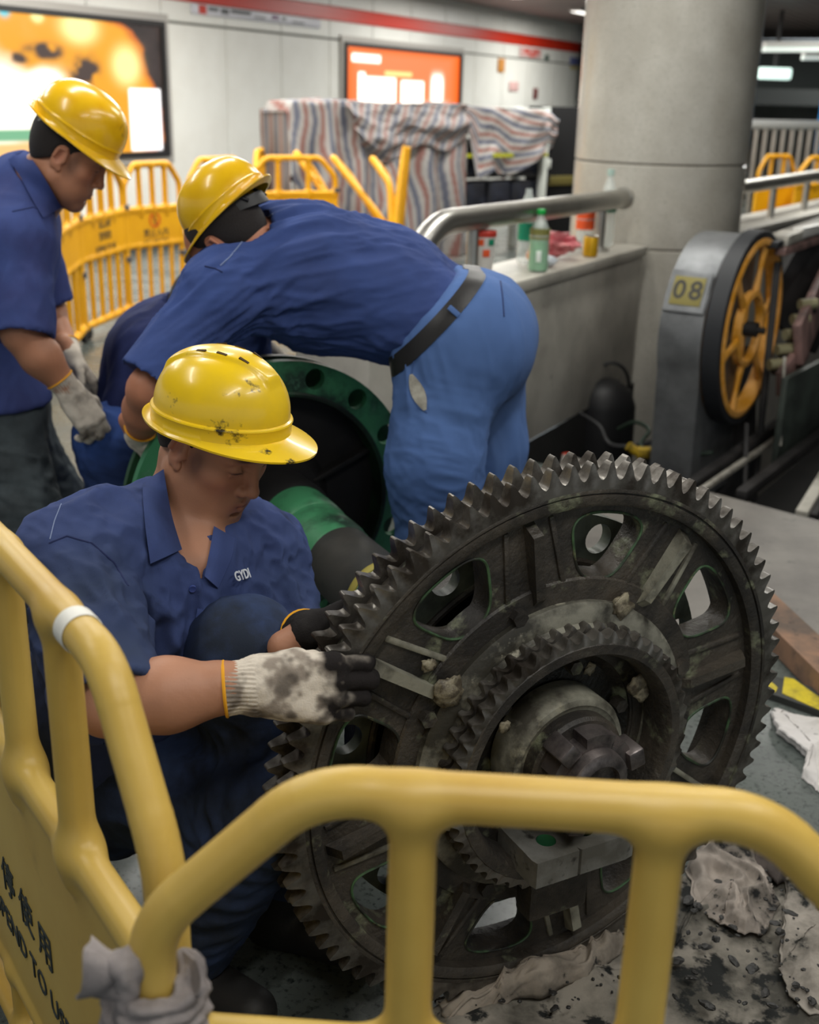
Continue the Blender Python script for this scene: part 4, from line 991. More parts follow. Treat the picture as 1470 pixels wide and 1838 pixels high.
def stained(o, base, stains, seed):
    """vertex colours: base cloth colour with dirt of its own shape; stain = (centre, radius, colour, strength)"""
    V = np.array([v.co[:] for v in o.data.vertices]) + root_loc(o); n = fbm(V * 14, 4, seed); C = np.tile(np.array(srgb(base)[:3]), (len(V), 1)) * (1 + .10 * n[:, None])
    for c, r, col, a in stains: C = lerp(C, srgb(col)[:3], a * np.exp(-(np.linalg.norm(V - np.asarray(c), axis=1) / r) ** 2 * (1 - .5 * n)))
    set_col(o, np.clip(C, 0, 1))
stained(sh, (64, 78, 126), [(at(150, 1090, 1.5), .13, (42, 50, 60), .75), (at(210, 1180, 1.4), .10, (46, 54, 62), .7), (at(540, 1060, 1.75), .12, (40, 50, 66), .6), (at(420, 950, 1.65), .10, (50, 62, 104), .5)], 3)
# trousers
q = legs(a_hR, a_kR, a_fR + A3(0, 0, .03), a_hL, a_kL, a_fL + A3(0, 0, .03), g=.020, k=.045, th=.092, kn=.066, an=.058) + [rc(a_hR, a_hL, .125, .125, .05), rc(a_hR, a_wa, .12, .11, .05), rc(a_hL, a_wa, .12, .11, .05)]
specs = [(a_kR, .16, A3(.1, .8, .5), .035, .010, 3), (a_kL, .15, A3(.3, -.5, .8), .05, .005, 4), (a_fR + A3(0, 0, .15), .2, A3(1, .3, .1), .035, .010, 3), (a_hR, .3, a_kR - a_hR, .05, .009, 4), (a_fL + A3(0, 0, .2), .2, A3(1, .3, .2), .04, .009, 3)]
cloth('trousers', q, .007, PANTS_A, pA, specs, 9)
for f_, d_ in ((a_fR, (.75, -.5, 0)), (a_fL, (.8, -.35, 0))):
    V, F = solid(foot(f_, d_, .012), .006); mesh_obj('shoe', V, F, SHOE, pA, sharp=None)
glove('glove', a_wR, a_Xr, a_Zr, 1, curlR, a_thR, pA, s=1.13, spread=.012, dirt=1.0, seed=4, h=.0021, arm=a_eR)
gl = glove('glove', a_wL, a_Xl, a_Zl, -1, curlL, a_thL, pA, dirt=1.0, seed=6, h=.003, dark=True, arm=a_eL); tag(gl, 'glove blackened with grease')
# collar: fold line close round the neck, wings falling onto the chest
def collar(parent, nk, axis_, fwd, r0, r1, drop, wing, material, open_=.62, h0=.03, thick=.004, tilt=0.0):
    axis_ = unit(axis_); R = frame(fwd, axis_); G = []
    f0 = R[:, 0]; l0 = R[:, 1]; u0 = R[:, 2]
    for ph in np.linspace(open_, 2 * PI - open_, 44):
        fr = math.cos(ph); w = max(0.0, (fr - .1) / .9); d = f0 * fr + l0 * math.sin(ph); row = []
        top = nk + d * (r0 + .020 * w) + u0 * (h0 - .060 * w ** 1.2)
        tipw = math.exp(-((ph - open_) / .24) ** 2) + math.exp(-((2 * PI - open_ - ph) / .24) ** 2)
        out = nk + d * (r1 + .030 * w) + u0 * (h0 - drop - .062 * w ** 1.2 - wing * tipw)
        stand = nk + d * (r0 - .006) + u0 * (h0 - .055 - .05 * w)
        row = [stand, stand * .3 + top * .7, top + u0 * .003, top * .75 + out * .25 + d * .006, top * .4 + out * .6 + d * .007, out + d * .004]
        G.append(row)
    m = MB(); m.sheet(G, thick); return m.build('collar', material, parent, sharp=60)
def collar_px(parent, trees, inner, outer, l0, l1, material, bulge=.008, n=18):
    G = []; inner = np.array(inner, float); outer = np.array(outer, float)
    def along(P, t):
        k = t * (len(P) - 1); i = min(int(k), len(P) - 2); return P[i] + (P[i + 1] - P[i]) * (k - i)
    for t in np.linspace(0, 1, n):
        a, b = along(inner, t), along(outer, t); row = []
        for u in np.linspace(0, 1, 8):
            q_ = a + (b - a) * u; best = None
            for tr in trees:
                p, nn = hit(tr, *q_)
                if p is not None and (best is None or np.linalg.norm(p - EYE) < np.linalg.norm(best - EYE)): best = p
            if best is None: break
            row.append(best - unit(best - EYE) * (l0 + (l1 - l0) * u + bulge * math.sin(PI * min(1, u * 1.1))))
        if len(row) == 8: G.append(row)
    if len(G) > 3:
        G = np.array(G)
        for _ in range(4): G[1:-1] = (G[:-2] + G[1:-1] * 2 + G[2:]) / 4; G[:, 1:-1] = (G[:, :-2] + G[:, 1:-1] * 2 + G[:, 2:]) / 4
        m = MB(); m.sheet(G, -.0035); o = m.build('collar', material, parent, sharp=70); stained(o, (64, 78, 126), [], 4); return o
tPA = bvh(pA)
collar_px(pA, (tA, tPA), [(290, 816), (297, 865), (309, 930), (327, 986)], [(256, 838), (256, 890), (261, 950), (270, 1012)], .014, .010, SHIRT_A)
collar_px(pA, (tA, tPA), [(384, 944), (377, 985), (367, 1034)], [(422, 966), (416, 1002), (392, 1056)], .008, .006, SHIRT_A)
# placket with buttons, chest lettering, stitching
for (px, py) in ((345, 1056), (352, 1140)):
    p, nn = hit(tA, px, py)
    if p is not None:
        RR = frame(np.cross(nn, A3(0, 0, 1)), nn); m = MB(); m.lathe([(.0, .0028), (.003, .0026), (.0055, .0034), (.0062, .0022), (.0062, 0)], p, RR, 18); m.build('button', BUTTON, pA)
def strip(tree, pts, wpx, name, material, parent, lift=.002):
    G = []
    for i in range(len(pts) - 1):
        for t in np.linspace(0, 1, 7, endpoint=(i == len(pts) - 2)):
            x = pts[i][0] + (pts[i + 1][0] - pts[i][0]) * t; y = pts[i][1] + (pts[i + 1][1] - pts[i][1]) * t; row = []
            for u in (-.5, 0, .5):
                p, nn = hit(tree, x + wpx * u, y)
                if p is not None: row.append(p + nn * lift)
            if len(row) == 3: G.append(row)
    if len(G) > 2:
        m = MB(); m.sheet(G, .002); o = m.build(name, material, parent); stained(o, (64, 78, 126), [], 4); return o
strip(tA, [(372, 1092), (362, 1150), (352, 1190)], 34, 'placket', SHIRT_A, pA, .003)
p, nn = hit(tA, 431, 1034)
if p is not None:
    p2, _ = hit(tA, 450, 1028); rd = unit(p2 - p) if p2 is not None else unit(A3(.8, .5, .1)); RR = np.stack([rd, unit(np.cross(nn, rd)), np.cross(rd, np.cross(nn, rd))], 1)
    text_mesh('GYDI', .0225, WHITE_THREAD, 'lettering', p + nn * .006, RR, pA, .0006, bold=.0004)
seam('seam', tA, [(110, 905), (98, 935), (88, 975)], .0009, SEAM, pA)
seam('seam', tA, [(88, 975), (120, 962), (165, 975), (205, 1010), (235, 1060)], .0016, mat('shirt_seam_dark', srgb(34, 44, 84), rough=.95), pA, 0.0)
hA = helmet('hard_hat', A3(-.321, 1.785, .970) + A3(.014, -.012, .032), frame((.91, -.37, -.11), (.16, -.06, .97)), 'scuffed yellow hard hat with black grease marks, worn by the squatting man in front', HAT, STRAP_B, s=.91)

# grease marks on this helmet: where the black gathers
sh_ = [c for c in hA.children if c.name.startswith('shell')][0]; tH = bvh(sh_); V = np.array([v.co[:] for v in sh_.data.vertices]) + root_loc(hA); D_ = np.zeros(len(V))
for px, py, r, a in ((374, 768, .014, 1.0), (392, 786, .014, .9), (405, 797, .010, .8), (418, 660, .010, .8), (375, 636, .012, .4), (432, 758, .008, .7), (360, 735, .010, .5), (470, 815, .030, .45), (540, 805, .016, .6), (440, 826, .012, .7), (425, 700, .03, .25), (532, 790, .010, .7), (505, 820, .02, .5)):
    p, nn = hit(tH, px, py)
    if p is not None: D_ = np.maximum(D_, a * np.exp(-(np.linalg.norm(V - p, axis=1) / (r * 1.25)) ** 2))
set_col(sh_, np.repeat(D_[:, None], 3, 1), 'Dirt')
# ------------------------------------------------------------------ the man bending over the far wheel
bR = frame((-.55, .38, -.74), (-.70, .12, .66)); bH = at(414, 428, 2.70); bHR = frame((-.70, .26, -.66), (-.66, .16, .74))
b_sL, b_eL, b_wL = at(392, 530, 2.58), at(268, 700, 2.47), at(250, 785, 2.60)
b_sR, b_eR, b_wR = at(430, 480, 2.98), at(432, 628, 2.94), at(474, 632, 2.98)
b_nk = at(486, 438, 2.80); b_ch = at(560, 492, 2.79); b_wa = at(690, 520, 2.80)
b_hL, b_hR = at(822, 604, 2.69), at(852, 594, 2.90)
b_kL, b_kR = at(785, 830, 2.60), at(868, 800, 2.90)
b_fL, b_fR = A3(.13, 2.62, .10), A3(.24, 2.95, .10)
b_Xl = A3(.35, .25, -.9); b_Zl = A3(-.75, -.55, -.3)
curlB = [(.4, .6, .5)] * 4; b_thL = ((.028, .030, -.008), (.060, .042, -.022), (.090, .036, -.032))
b_lc = unit(b_sR - b_sL)
def b_torso(g, **k): return torso(b_hR, b_hL, b_wa, b_ch, b_sR, b_sL, b_nk, g=g, latc=b_lc, latw=A3(.05, 1, .05), **k)
body = b_torso(0.0)
body += [rc(b_sL, b_eL, .053, .044, .03), rc(b_eL, b_eL * .6 + b_wL * .4, .045, .046, .03), rc(b_eL * .6 + b_wL * .4, b_wL, .046, .029, .03)]
body += [rc(b_sR, b_eR, .053, .044, .03), rc(b_eR, b_wR, .046, .029, .03)]
body += legs(b_hR, b_kR, b_fR, b_hL, b_kL, b_fL)
body += [rc(b_nk + A3(.03, 0, -.02), bH + bR @ A3(-.028, 0, -.045), .066, .056, .03)] + head_prims(bH, bR, .98)
body += hand_prims(b_wL, b_Xl, b_Zl, -1, curlB, b_thL) + hand_prims(b_wR, (.55, .05, -.6), (.2, .9, .3), 1, curlB, b_thL)
pB = person('person', 'man bending far over the green wheel, back level, blue shirt and lighter blue belted trousers', body, bH, bR, A3(.15, 2.75, 0), .008,
            (bH - .14, bH + .14), .0032, (176, 118, 90), 13, .3, .98)
V, F = solid(hair_prims(bH, bR, .98, -.05), .004); mesh_obj('hair', V, F, HAIR, pB, sharp=None)
q = b_torso(.020, k=.07)
q = q[1:]                                         # the shirt stops above the hips
q += [rc(b_sL, b_eL, .076, .086, .045), rc(b_sR, b_eR, .076, .080, .045), rc(b_sL + (b_nk - b_sL) * .3, b_sL, .064, .074, .04)]
sd = unit(b_eL - b_sL); sr = unit(b_eR - b_sR)
q += [rc(b_ch + A3(.03, -.06, -.06), b_wa + A3(-.02, -.05, -.055), .105, .075, .06), rc(b_ch + A3(.03, .06, -.06), b_wa + A3(-.02, .05, -.055), .105, .075, .06)]   # the cloth hangs below the belly
L_ = np.linalg.norm(b_eL - b_sL)
q += [rc(b_sL + sd * (L_ * .70), b_eL + sd * .12, .054, .080, .004, 's'), pl(b_sL + sd * (L_ * .80), sd + A3(.12, 0, .25), .004) if False else rc(b_sL + sd * (L_ * .80 + .12), b_sL + sd * (L_ * .80 + .13), .118, .118, .004, 's')]
q += [rc(b_sR + sr * .12, b_eR + sr * .1, .052, .07, .004, 's'), rc(b_sR + sr * .36, b_sR + sr * .37, .11, .11, .004, 's')]
q += [rc(b_nk + A3(.0, 0, -.02), bH + bR @ A3(-.03, 0, -.02), .073, .076, .008, 's')]
wn = unit((b_hL + b_hR) / 2 - b_wa); cutB = b_wa * .30 + (b_hL + b_hR) / 2 * .70
bn = unit(A3(.74, 0, -.67)); q.append(pl(at(838, 528, 2.72) + bn * .002, bn, .006))
specs = [(at(560, 460, 2.75), .30, at(800, 470, 2.75) - at(420, 560, 2.6), .036, .012, 9), (at(420, 570, 2.6), .20, at(470, 500, 2.6) - at(310, 620, 2.5), .032, .012, 7),
         (at(620, 620, 2.75), .25, A3(1, 0, .12), .05, .011, 6), (at(770, 560, 2.7), .10, A3(.5, .1, .8), .028, .010, 3), (None, None, A3(1, .1, .3), .06, .002, 4)]
shB = cloth('shirt', q, .0055, SHIRT_B, pB, specs, 25); tB = bvh(shB)
q = legs(b_hR, b_kR, b_fR + A3(0, 0, .02), b_hL, b_kL, b_fL + A3(0, 0, .02), g=.026, k=.05, th=.102, kn=.078, an=.070)
q += [rc(b_hR, b_hL, .137, .137, .06), el((b_hR + b_hL) / 2 + A3(.035, 0, -.025), (.135, .20, .150), None, .06), rc(b_hR, b_wa * .5 + b_hR * .5, .130, .124, .05), rc(b_hL, b_wa * .5 + b_hL * .5, .130, .122, .05)]
q += [rc(b_kL + A3(-.06, -.02, -.02), b_kL + A3(-.02, 0, -.24), .050, .055, .05), rc(b_hL + A3(-.07, -.03, -.02), b_kL + A3(-.05, -.02, .03), .07, .05, .05)]
q.append(pl(at(838, 528, 2.72) - bn * .052, -bn, .006))
specs = [(b_kL, .22, A3(1, .1, -.25), .035, .005, 5), (b_kL + A3(-.02, 0, -.14), .16, A3(1, .1, .5), .035, .006, 4), (b_hL + A3(-.06, -.1, -.1), .16, A3(.35, 0, -1), .045, .006, 5), (b_kR, .2, A3(.2, .1, -1), .05, .008, 5), (None, None, A3(.1, 0, -1), .09, .004, 5)]
trB = cloth('trousers', q, .0062, PANTS_B, pB, specs, 31); tBt = bvh(trB)
stained(trB, (84, 112, 164), [(at(882, 650, 2.78), .10, (70, 76, 88), .75), (at(862, 730, 2.75), .09, (66, 74, 88), .6), (at(845, 800, 2.7), .08, (62, 72, 90), .6), (at(780, 880, 2.55), .12, (58, 82, 136), .5)], 8)
# belt: a band round the waist between shirt and trousers
def band_round(tree_pts, name, R_, cB, rad, width, thick, material, parent, a0=0, a1=2 * PI, n=48):
    G = []
    for a in np.linspace(a0, a1, n):
        d = R_[:, 1] * math.cos(a) * rad[0] + R_[:, 2] * math.sin(a) * rad[1]; row = []
        for w in (-.5, -.17, .17, .5): row.append(cB + d + R_[:, 0] * width * w)
        G.append(row)
    m = MB(); m.sheet(G, thick); return m.build(name, material, parent)
# casting from outside gives the belt line on the trousers
cB = (b_hL + b_hR) / 2 * .62 + b_wa * .38
Rb = frame(bn, A3(0, 1, 0)); G = []
cpl = at(838, 528, 2.72) - bn * .022; cB = cB + bn * ((cpl - cB) @ bn)
for a in np.linspace(0, 2 * PI, 72):
    d = unit(Rb[:, 1] * math.cos(a) + Rb[:, 2] * math.sin(a)); row = []
    for w in (-.018, -.006, .006, .018):
        o_ = cB + bn * w; h_ = tBt.ray_cast(Vector(o_ + d * .5), Vector(-d)); row.append((np.array(h_[0]) if h_[0] is not None else o_ + d * .15) + d * .004)
    G.append(row)
G = np.array(G); G = (np.roll(G, 1, 0) + G * 2 + np.roll(G, -1, 0)) / 4; G[0] = G[-1] = (G[1] + G[-2]) / 2
m = MB(); m.sheet(G, .004); belt = m.build('belt', BELT, pB)
tBelt = bvh(belt)
for (x0, y0, x1, y1) in ((876, 490, 898, 524), (806, 552, 822, 566)):
    P0, n0 = hit(tBelt, (x0 + x1) / 2, (y0 + y1) / 2)
    if P0 is None: continue
    Y_ = P0[1] - .004; a_, b_ = at(x0, y0, Y_), at(x1, y1, Y_); ax_ = unit(b_ - a_); RR = frame(ax_, n0); m = MB(); m.box((a_ + b_) / 2 + RR[:, 2] * .003, (np.linalg.norm(b_ - a_) + .004, .013, .006), RR, .002); stained(m.build('belt_loop', PANTS_B, pB), (84, 112, 164), [], 2)
seam('seam', tB, [(490, 384), (462, 402), (438, 430), (412, 462), (392, 480)], .0016, SEAM, pB)
seam('seam', tB, [(368, 478), (386, 482), (402, 490)], .0016, mat('shirt_seam_dark', srgb(34, 44, 84), rough=.95), pB)
seam('seam', tBt, [(898, 505), (902, 535), (905, 575)], .0022, mat('trouser_seam_dark', srgb(46, 62, 104), rough=.95), pB)
seam('pocket_edge', tBt, [(744, 640), (737, 680), (738, 705), (752, 732), (770, 742)], .0022, mat('trouser_edge', srgb(74, 100, 150), rough=.95), pB)
# the torn pocket shows its pale lining
G = []
for t in np.linspace(0, 1, 12):
    x = 741 + 22 * t; y = 672 + 64 * t; w = 17 * math.sin(PI * (t * .86 + .07)); row = []
    for u in (-.5, 0, .5):
        p, nn = hit(tBt, x + w * u * 1.4 - 3 * (1 - t), y - w * u * .45)
        if p is not None: row.append(p + nn * .004)
    if len(row) == 3: G.append(row)
if len(G) > 3:
    m = MB(); m.sheet(G, .003); tag(m.build('pocket_lining', LINING, pB), 'torn pale pocket lining')
for f_, d_ in ((b_fL, (-.9, -.1, 0)), (b_fR, (-.9, .1, 0))):
    V, F = solid(foot(f_, d_, .012), .007); mesh_obj('shoe', V, F, SHOE, pB, sharp=None)
glove('glove', b_wL, b_Xl, b_Zl, -1, curlB, b_thL, pB, dirt=.75, seed=14, h=.0036, arm=b_eL)
glove('glove', b_wR, (.55, .05, -.6), (.2, .9, .3), 1, curlB, b_thL, pB, dirt=.6, seed=15, h=.0045, arm=b_eR)
helmet('hard_hat', at(436, 410, 2.70) + bHR @ A3(0, 0, .045), bHR, 'clean smooth yellow hard hat with black headband, on the head of the bending man', HATC, STRAP_B, s=.91, plateau=False, slots=False, ledge=.002)

# ------------------------------------------------------------------ the man standing at the edge, looking down
cR = frame((.86, .10, -.50), (.48, .0, .88)); cH = A3(-.925, 3.15, 1.340)
c_sR, c_eR, c_wR = at(35, 440, 3.02), at(38, 598, 2.92), at(128, 706, 2.95)
c_sL, c_eL, c_wL = at(45, 400, 3.40), at(88, 560, 3.42), at(128, 640, 3.30)
c_nk = at(40, 335, 3.20); c_ch = at(-5, 440, 3.20); c_wa = at(-25, 590, 3.22)
c_hR, c_hL = at(-12, 730, 3.12), at(0, 720, 3.33)
c_kR, c_kL = at(40, 915, 3.05), at(62, 850, 3.40)
c_fR, c_fL = A3(-1.12, 3.02, .10), A3(-1.02, 3.45, .10)
c_X = unit(A3(.50, .02, -.86)); c_Z = A3(.62, -.65, .40)
curlC = [(.35, .75, .6), (.45, .8, .6), (.5, .85, .6), (.5, .8, .6)]; c_th = ((.026, .032, -.006), (.050, .055, -.020), (.075, .062, -.036))
c_lc = A3(.05, -1, 0)
def c_torso(g, **k): return torso(c_hR, c_hL, c_wa, c_ch, c_sR, c_sL, c_nk, g=g, latc=c_lc, latw=c_lc, **k)
body = c_torso(0.0)
body += [rc(c_sR, c_eR, .055, .046, .03), rc(c_eR, c_eR * .62 + c_wR * .38, .047, .049, .03), rc(c_eR * .62 + c_wR * .38, c_wR, .049, .030, .03)]
body += [rc(c_sL, c_eL, .055, .045, .03), rc(c_eL, c_wL, .047, .030, .03)]
body += legs(c_hR, c_kR, c_fR, c_hL, c_kL, c_fL)
body += [rc(c_nk + A3(-.01, 0, -.03), cH + cR @ A3(-.026, 0, -.05), .068, .058, .03), rc(c_nk + A3(.05, 0, -.05), cH + cR @ A3(.02, 0, -.085), .045, .035, .04)] + head_prims(cH, cR, 1.0)
body += hand_prims(c_wR, c_X, c_Z, 1, curlC, c_th) + hand_prims(c_wL, c_X, (.7, .6, .4), -1, curlC, c_th)
pC = person('person', 'man standing at the frame edge in dark blue shirt and grease-grey trousers, looking down', body, cH, cR, A3(-1.1, 3.2, 0), .009,
            (cH - .14, cH + .14), .0028, (172, 120, 92), 23, .5, 1.0)
V, F = solid(hair_prims(cH, cR, 1.0), .004); mesh_obj('hair', V, F, HAIR, pC, sharp=None)
q = c_torso(.020, k=.07)
q[0]['ra'] = q[0]['rb'] = .146
q += [rc(c_hR, c_wa + c_lc * .062, .144, .130, .05), rc(c_hL, c_wa - c_lc * .062, .144, .130, .05)]
q += [rc(c_sR, c_eR, .078, .083, .045), rc(c_sL, c_eL, .078, .080, .045), rc(c_sR + (c_nk - c_sR) * .3, c_sR, .066, .078, .04)]
s1 = unit(c_eR - c_sR); s2 = unit(c_eL - c_sL)
q += [rc(c_sR + s1 * .17, c_eR + s1 * .12, .056, .078, .004, 's'), rc(c_sR + s1 * (.215 + .11), c_sR + s1 * (.215 + .12), .112, .112, .004, 's'),
      rc(c_sL + s2 * .15, c_eL + s2 * .12, .056, .078, .004, 's'), rc(c_sL + s2 * (.21 + .11), c_sL + s2 * (.21 + .12), .112, .112, .004, 's')]
q += [rc(c_nk + A3(.01, 0, -.02), cH + cR @ A3(-.02, 0, -.02), .074, .078, .008, 's'), pl(at(0, 716, 3.15), (0, 0, -1), .006)]
specs = [(c_sR * .5 + c_eR * .5, .18, A3(.35, .1, .9), .05, .008, 5), (c_wa, .25, A3(.2, 0, 1), .05, .008, 6), (None, None, A3(.3, .1, .8), .07, .003, 4)]
shC = cloth('shirt', q, .006, SHIRT_C, pC, specs, 41); tC = bvh(shC)
collar_px(pC, (tC, bvh(pC)), [(41, 262), (75, 310), (100, 355), (117, 382)], [(10, 280), (35, 314), (62, 366), (86, 404)], .020, .012, SHIRT_C, .012)
q = legs(c_hR, c_kR, c_fR + A3(0, 0, .02), c_hL, c_kL, c_fL + A3(0, 0, .02), g=.024, k=.05, th=.098, kn=.074, an=.066) + [rc(c_hR, c_hL, .128, .128, .05), rc(c_hR, c_wa, .125, .115, .05), rc(c_hL, c_wa, .125, .115, .05)]
specs = [(c_kR, .25, A3(1, .2, -.2), .04, .011, 4), (c_kL, .2, A3(1, .2, -.3), .04, .010, 4), (None, None, A3(.2, 0, -1), .07, .005, 5)]
cloth('trousers', q, .008, PANTS_C, pC, specs, 43)
seam('seam', tC, [(22, 380), (60, 372), (88, 385)], .0016, mat('shirt_seam_dark', srgb(34, 44, 84), rough=.95), pC)
for f_, d_ in ((c_fR, (.95, -.1, 0)), (c_fL, (.95, .1, 0))):
    V, F = solid(foot(f_, d_, .012), .008); mesh_obj('shoe', V, F, SHOE, pC, sharp=None)
glove('glove', c_wR, c_X, c_Z, 1, curlC, c_th, pC, dirt=.45, seed=24, h=.0034, arm=c_eR)
glove('glove', c_wL, c_X, (.7, .6, .4), -1, curlC, c_th, pC, dirt=.4, seed=27, h=.004, arm=c_eL)
helmet('hard_hat', cH + cR @ A3(-.006, 0, .060), frame((.835, .02, -.56), (.56, .0, .83)), 'rounded yellow hard hat with grey headband, on the man looking down', HATC, STRAP_G, s=.98, plateau=False, slots=False, ledge=.001)

# ------------------------------------------------------------------ the man crouching behind them, mostly hidden
d_hR, d_hL = A3(-.86, 3.30, .32), A3(-.80, 3.62, .32)
d_kR, d_kL = at(200, 790, 3.08), at(250, 780, 3.40)
d_fR, d_fL = A3(-.78, 3.10, .10), A3(-.62, 3.42, .10)
d_wa = at(262, 735, 3.40); d_ch = at(290, 640, 3.38); d_nk = at(335, 575, 3.36); dH = at(362, 560, 3.33); dR = frame((.8, .1, -.6), (.6, 0, .8))
d_sR, d_sL = at(268, 640, 3.22), at(330, 600, 3.60); d_eR, d_eL = at(225, 745, 3.14), at(380, 760, 3.5); d_wR, d_wL = at(270, 800, 3.05), at(440, 760, 3.3)
def d_torso(g, **k): return torso(d_hR, d_hL, d_wa, d_ch, d_sR, d_sL, d_nk, g=g, **k)
body = d_torso(0.0) + [rc(d_sR, d_eR, .053, .044, .03), rc(d_eR, d_wR, .046, .03, .03), rc(d_sL, d_eL, .053, .044, .03), rc(d_eL, d_wL, .046, .03, .03)]
body += legs(d_hR, d_kR, d_fR, d_hL, d_kL, d_fL) + [rc(d_nk, dH + dR @ A3(-.03, 0, -.05), .066, .056, .03)] + head_prims(dH, dR)
body += hand_prims(d_wR, (.6, -.1, -.7), (.5, -.6, .5), 1, curlB, b_thL) + hand_prims(d_wL, (.6, -.3, -.7), (.5, .6, .5), -1, curlB, b_thL)
pD = person('person', 'man crouching in navy shirt and blue trousers, mostly hidden behind the bending man\'s arm', body, dH, dR, A3(-.75, 3.35, 0), .010, (dH - .14, dH + .14), .006, (170, 114, 88), 33)
V, F = solid(hair_prims(dH, dR), .006); mesh_obj('hair', V, F, HAIR, pD, sharp=None)
q = d_torso(.02, k=.07) + [rc(d_sR, d_eR, .078, .078, .045), rc(d_sL, d_eL, .078, .078, .045), rc(d_nk + A3(0, 0, .02), dH + dR @ A3(-.02, 0, -.02), .074, .078, .008, 's')]
cloth('shirt', q, .008, SHIRT_D, pD, [(None, None, A3(.3, 0, .8), .07, .005, 4)], 51)
q = legs(d_hR, d_kR, d_fR, d_hL, d_kL, d_fL, g=.022, k=.05, th=.098, kn=.074, an=.064) + [rc(d_hR, d_hL, .126, .126, .05)]
cloth('trousers', q, .008, PANTS_D, pD, [(d_kR, .2, A3(1, .2, -.5), .04, .009, 4)], 53)
for f_, d_ in ((d_fR, (.95, -.1, 0)), (d_fL, (.95, .1, 0))):
    V, F = solid(foot(f_, d_, .012), .01); mesh_obj('shoe', V, F, SHOE, pD, sharp=None)
# ================================================================== BARRIERS
YEL = mat('yellow_plastic', srgb(208, 176, 90), rough=.40, col2=srgb(188, 150, 66), scale=2.2, lo=.4, hi=.7, col3=srgb(150, 116, 52), scale3=5, lo3=.66, hi3=.86, bump=.06, bscale=60)
YELB = mat('yellow_plastic_bright', srgb(226, 164, 16), rough=.42, col2=srgb(212, 148, 14), scale=2.5, lo=.4, hi=.7)
TXT = mat('barrier_print', srgb(40, 48, 50), rough=.6); TXTR = mat('barrier_red', srgb(206, 74, 14), rough=.6)
CLIPM = mat('hinge_clip', srgb(84, 84, 88), rough=.5); WHEELM = mat('caster_rubber', srgb(26, 26, 28), rough=.7)
def barrier_sdf(W, H, pt, pb, bars, r, h, slant=(.145, .150), lower=4, k=.035, foot=.06):
    sx, sz = slant; T = H - r; q = []
    P = lambda x, z: A3(x, 0, z)
    path = round_path([P(0, foot + r), P(0, T - sz), P(sx, T), P(W - sx, T), P(W, T - sz), P(W, foot + r)], .045, 8)
    for a, b in zip(path[:-1], path[1:]): q.append(rc(a, b, r, r, .0015))
    for x in bars: q.append(rc(P(x, pt - .03), P(x, T - r * .9), r * 1.0, r * .95, k * .8))
    q += [rc(P(0, pt + r * .2), P(W, pt + r * .2), r * .95, r * .95, k), rc(P(0, pb), P(W, pb), r * .8, r * .8, k * .7), rc(P(0, foot + r), P(W, foot + r), r, r, k * .7)]
    for i in range(lower): x = W * (i + 1) / (lower + 1); q.append(rc(P(x, foot + r), P(x, pb), r * .78, r * .78, k * .6))
    q.append(bx(P(W / 2, (pt + pb) / 2), (W / 2, .0125, (pt - pb) / 2 + .02), None, .008, .012))
    return solid(q, h)
def barrier(label, loc, rz, VF, material, W, H, pt, pb, group=None, wheels=True, rows=(), icon=False, face=-1, cat='barrier', tilt=0.0, clips=True):
    r = thing('safety_barrier', label, cat, loc, rz, group); r.rotation_euler = (0, tilt, rz)
    if isinstance(VF, tuple): o = mesh_obj('barrier_frame', VF[0], VF[1], material, r, world=False, sharp=None)
    else: o = VF.copy(); COL.objects.link(o); o.parent = r
    if wheels:
        for x in (.04, W - .04):
            m = MB(); m.lathe([(.0, -.018), (.034, -.018), (.040, -.010), (.040, .010), (.034, .018), (.0, .018)], (x, 0, .042), np.stack([A3(1, 0, 0), A3(0, 0, 1), A3(0, -1, 0)], 1), 20); m.build('caster', WHEELM, r, world=False)
            m = MB(); m.box((x, 0, .075), (.03, .05, .03), None, .006); m.build('caster_fork', CLIPM, r, world=False)
    if clips:
        for z in (pt + .03, pb - .08): m = MB(); m.box((W + .005, face * .015, z), (.05, .045, .035), None, .006); m.build('hinge_clip', CLIPM, r, world=False)
    RR = np.stack([A3(-face, 0, 0), A3(0, 0, 1), A3(0, face, 0)], 1)
    for (body, x, z, size, sx) in rows:
        t = text_mesh(body, size, TXT, 'lettering', A3(x, face * .0135, z), RR, None, .0008, sx=sx); t.parent = r
    if icon:
        RI = np.stack([A3(1, 0, 0), A3(0, 0, 1), A3(0, -1, 0)], 1); c = A3(W / 2, face * .0145, pt - .070); q_ = .68
        m = MB(); m.ring_prism(circle(.075 * q_, 40), circle(.058 * q_, 40), -.001, .001, c, RI); m.build('ring_mark', TXTR, r, world=False)
        m = MB(); m.box(c + A3(0, 0, .0), (.012, .002, .034)); m.build('figure_mark', TXT, r, world=False); m = MB(); m.lathe([(0, -.001), (.0075, -.001), (.0075, .001), (0, .001)], c + A3(0, 0, .025), RI, 16); m.build('figure_mark', TXT, r, world=False)
        m = MB(); m.box(c + A3(.004, 0, -.024), (.007, .002, .027), rot_axis((0, 1, 0), -.3)); m.build('figure_mark', TXT, r, world=False)
        m = MB(); m.box(c, (.085, .002, .006), rot_axis((0, 1, 0), .78)); m.build('slash_mark', TXTR, r, world=False)
    return r
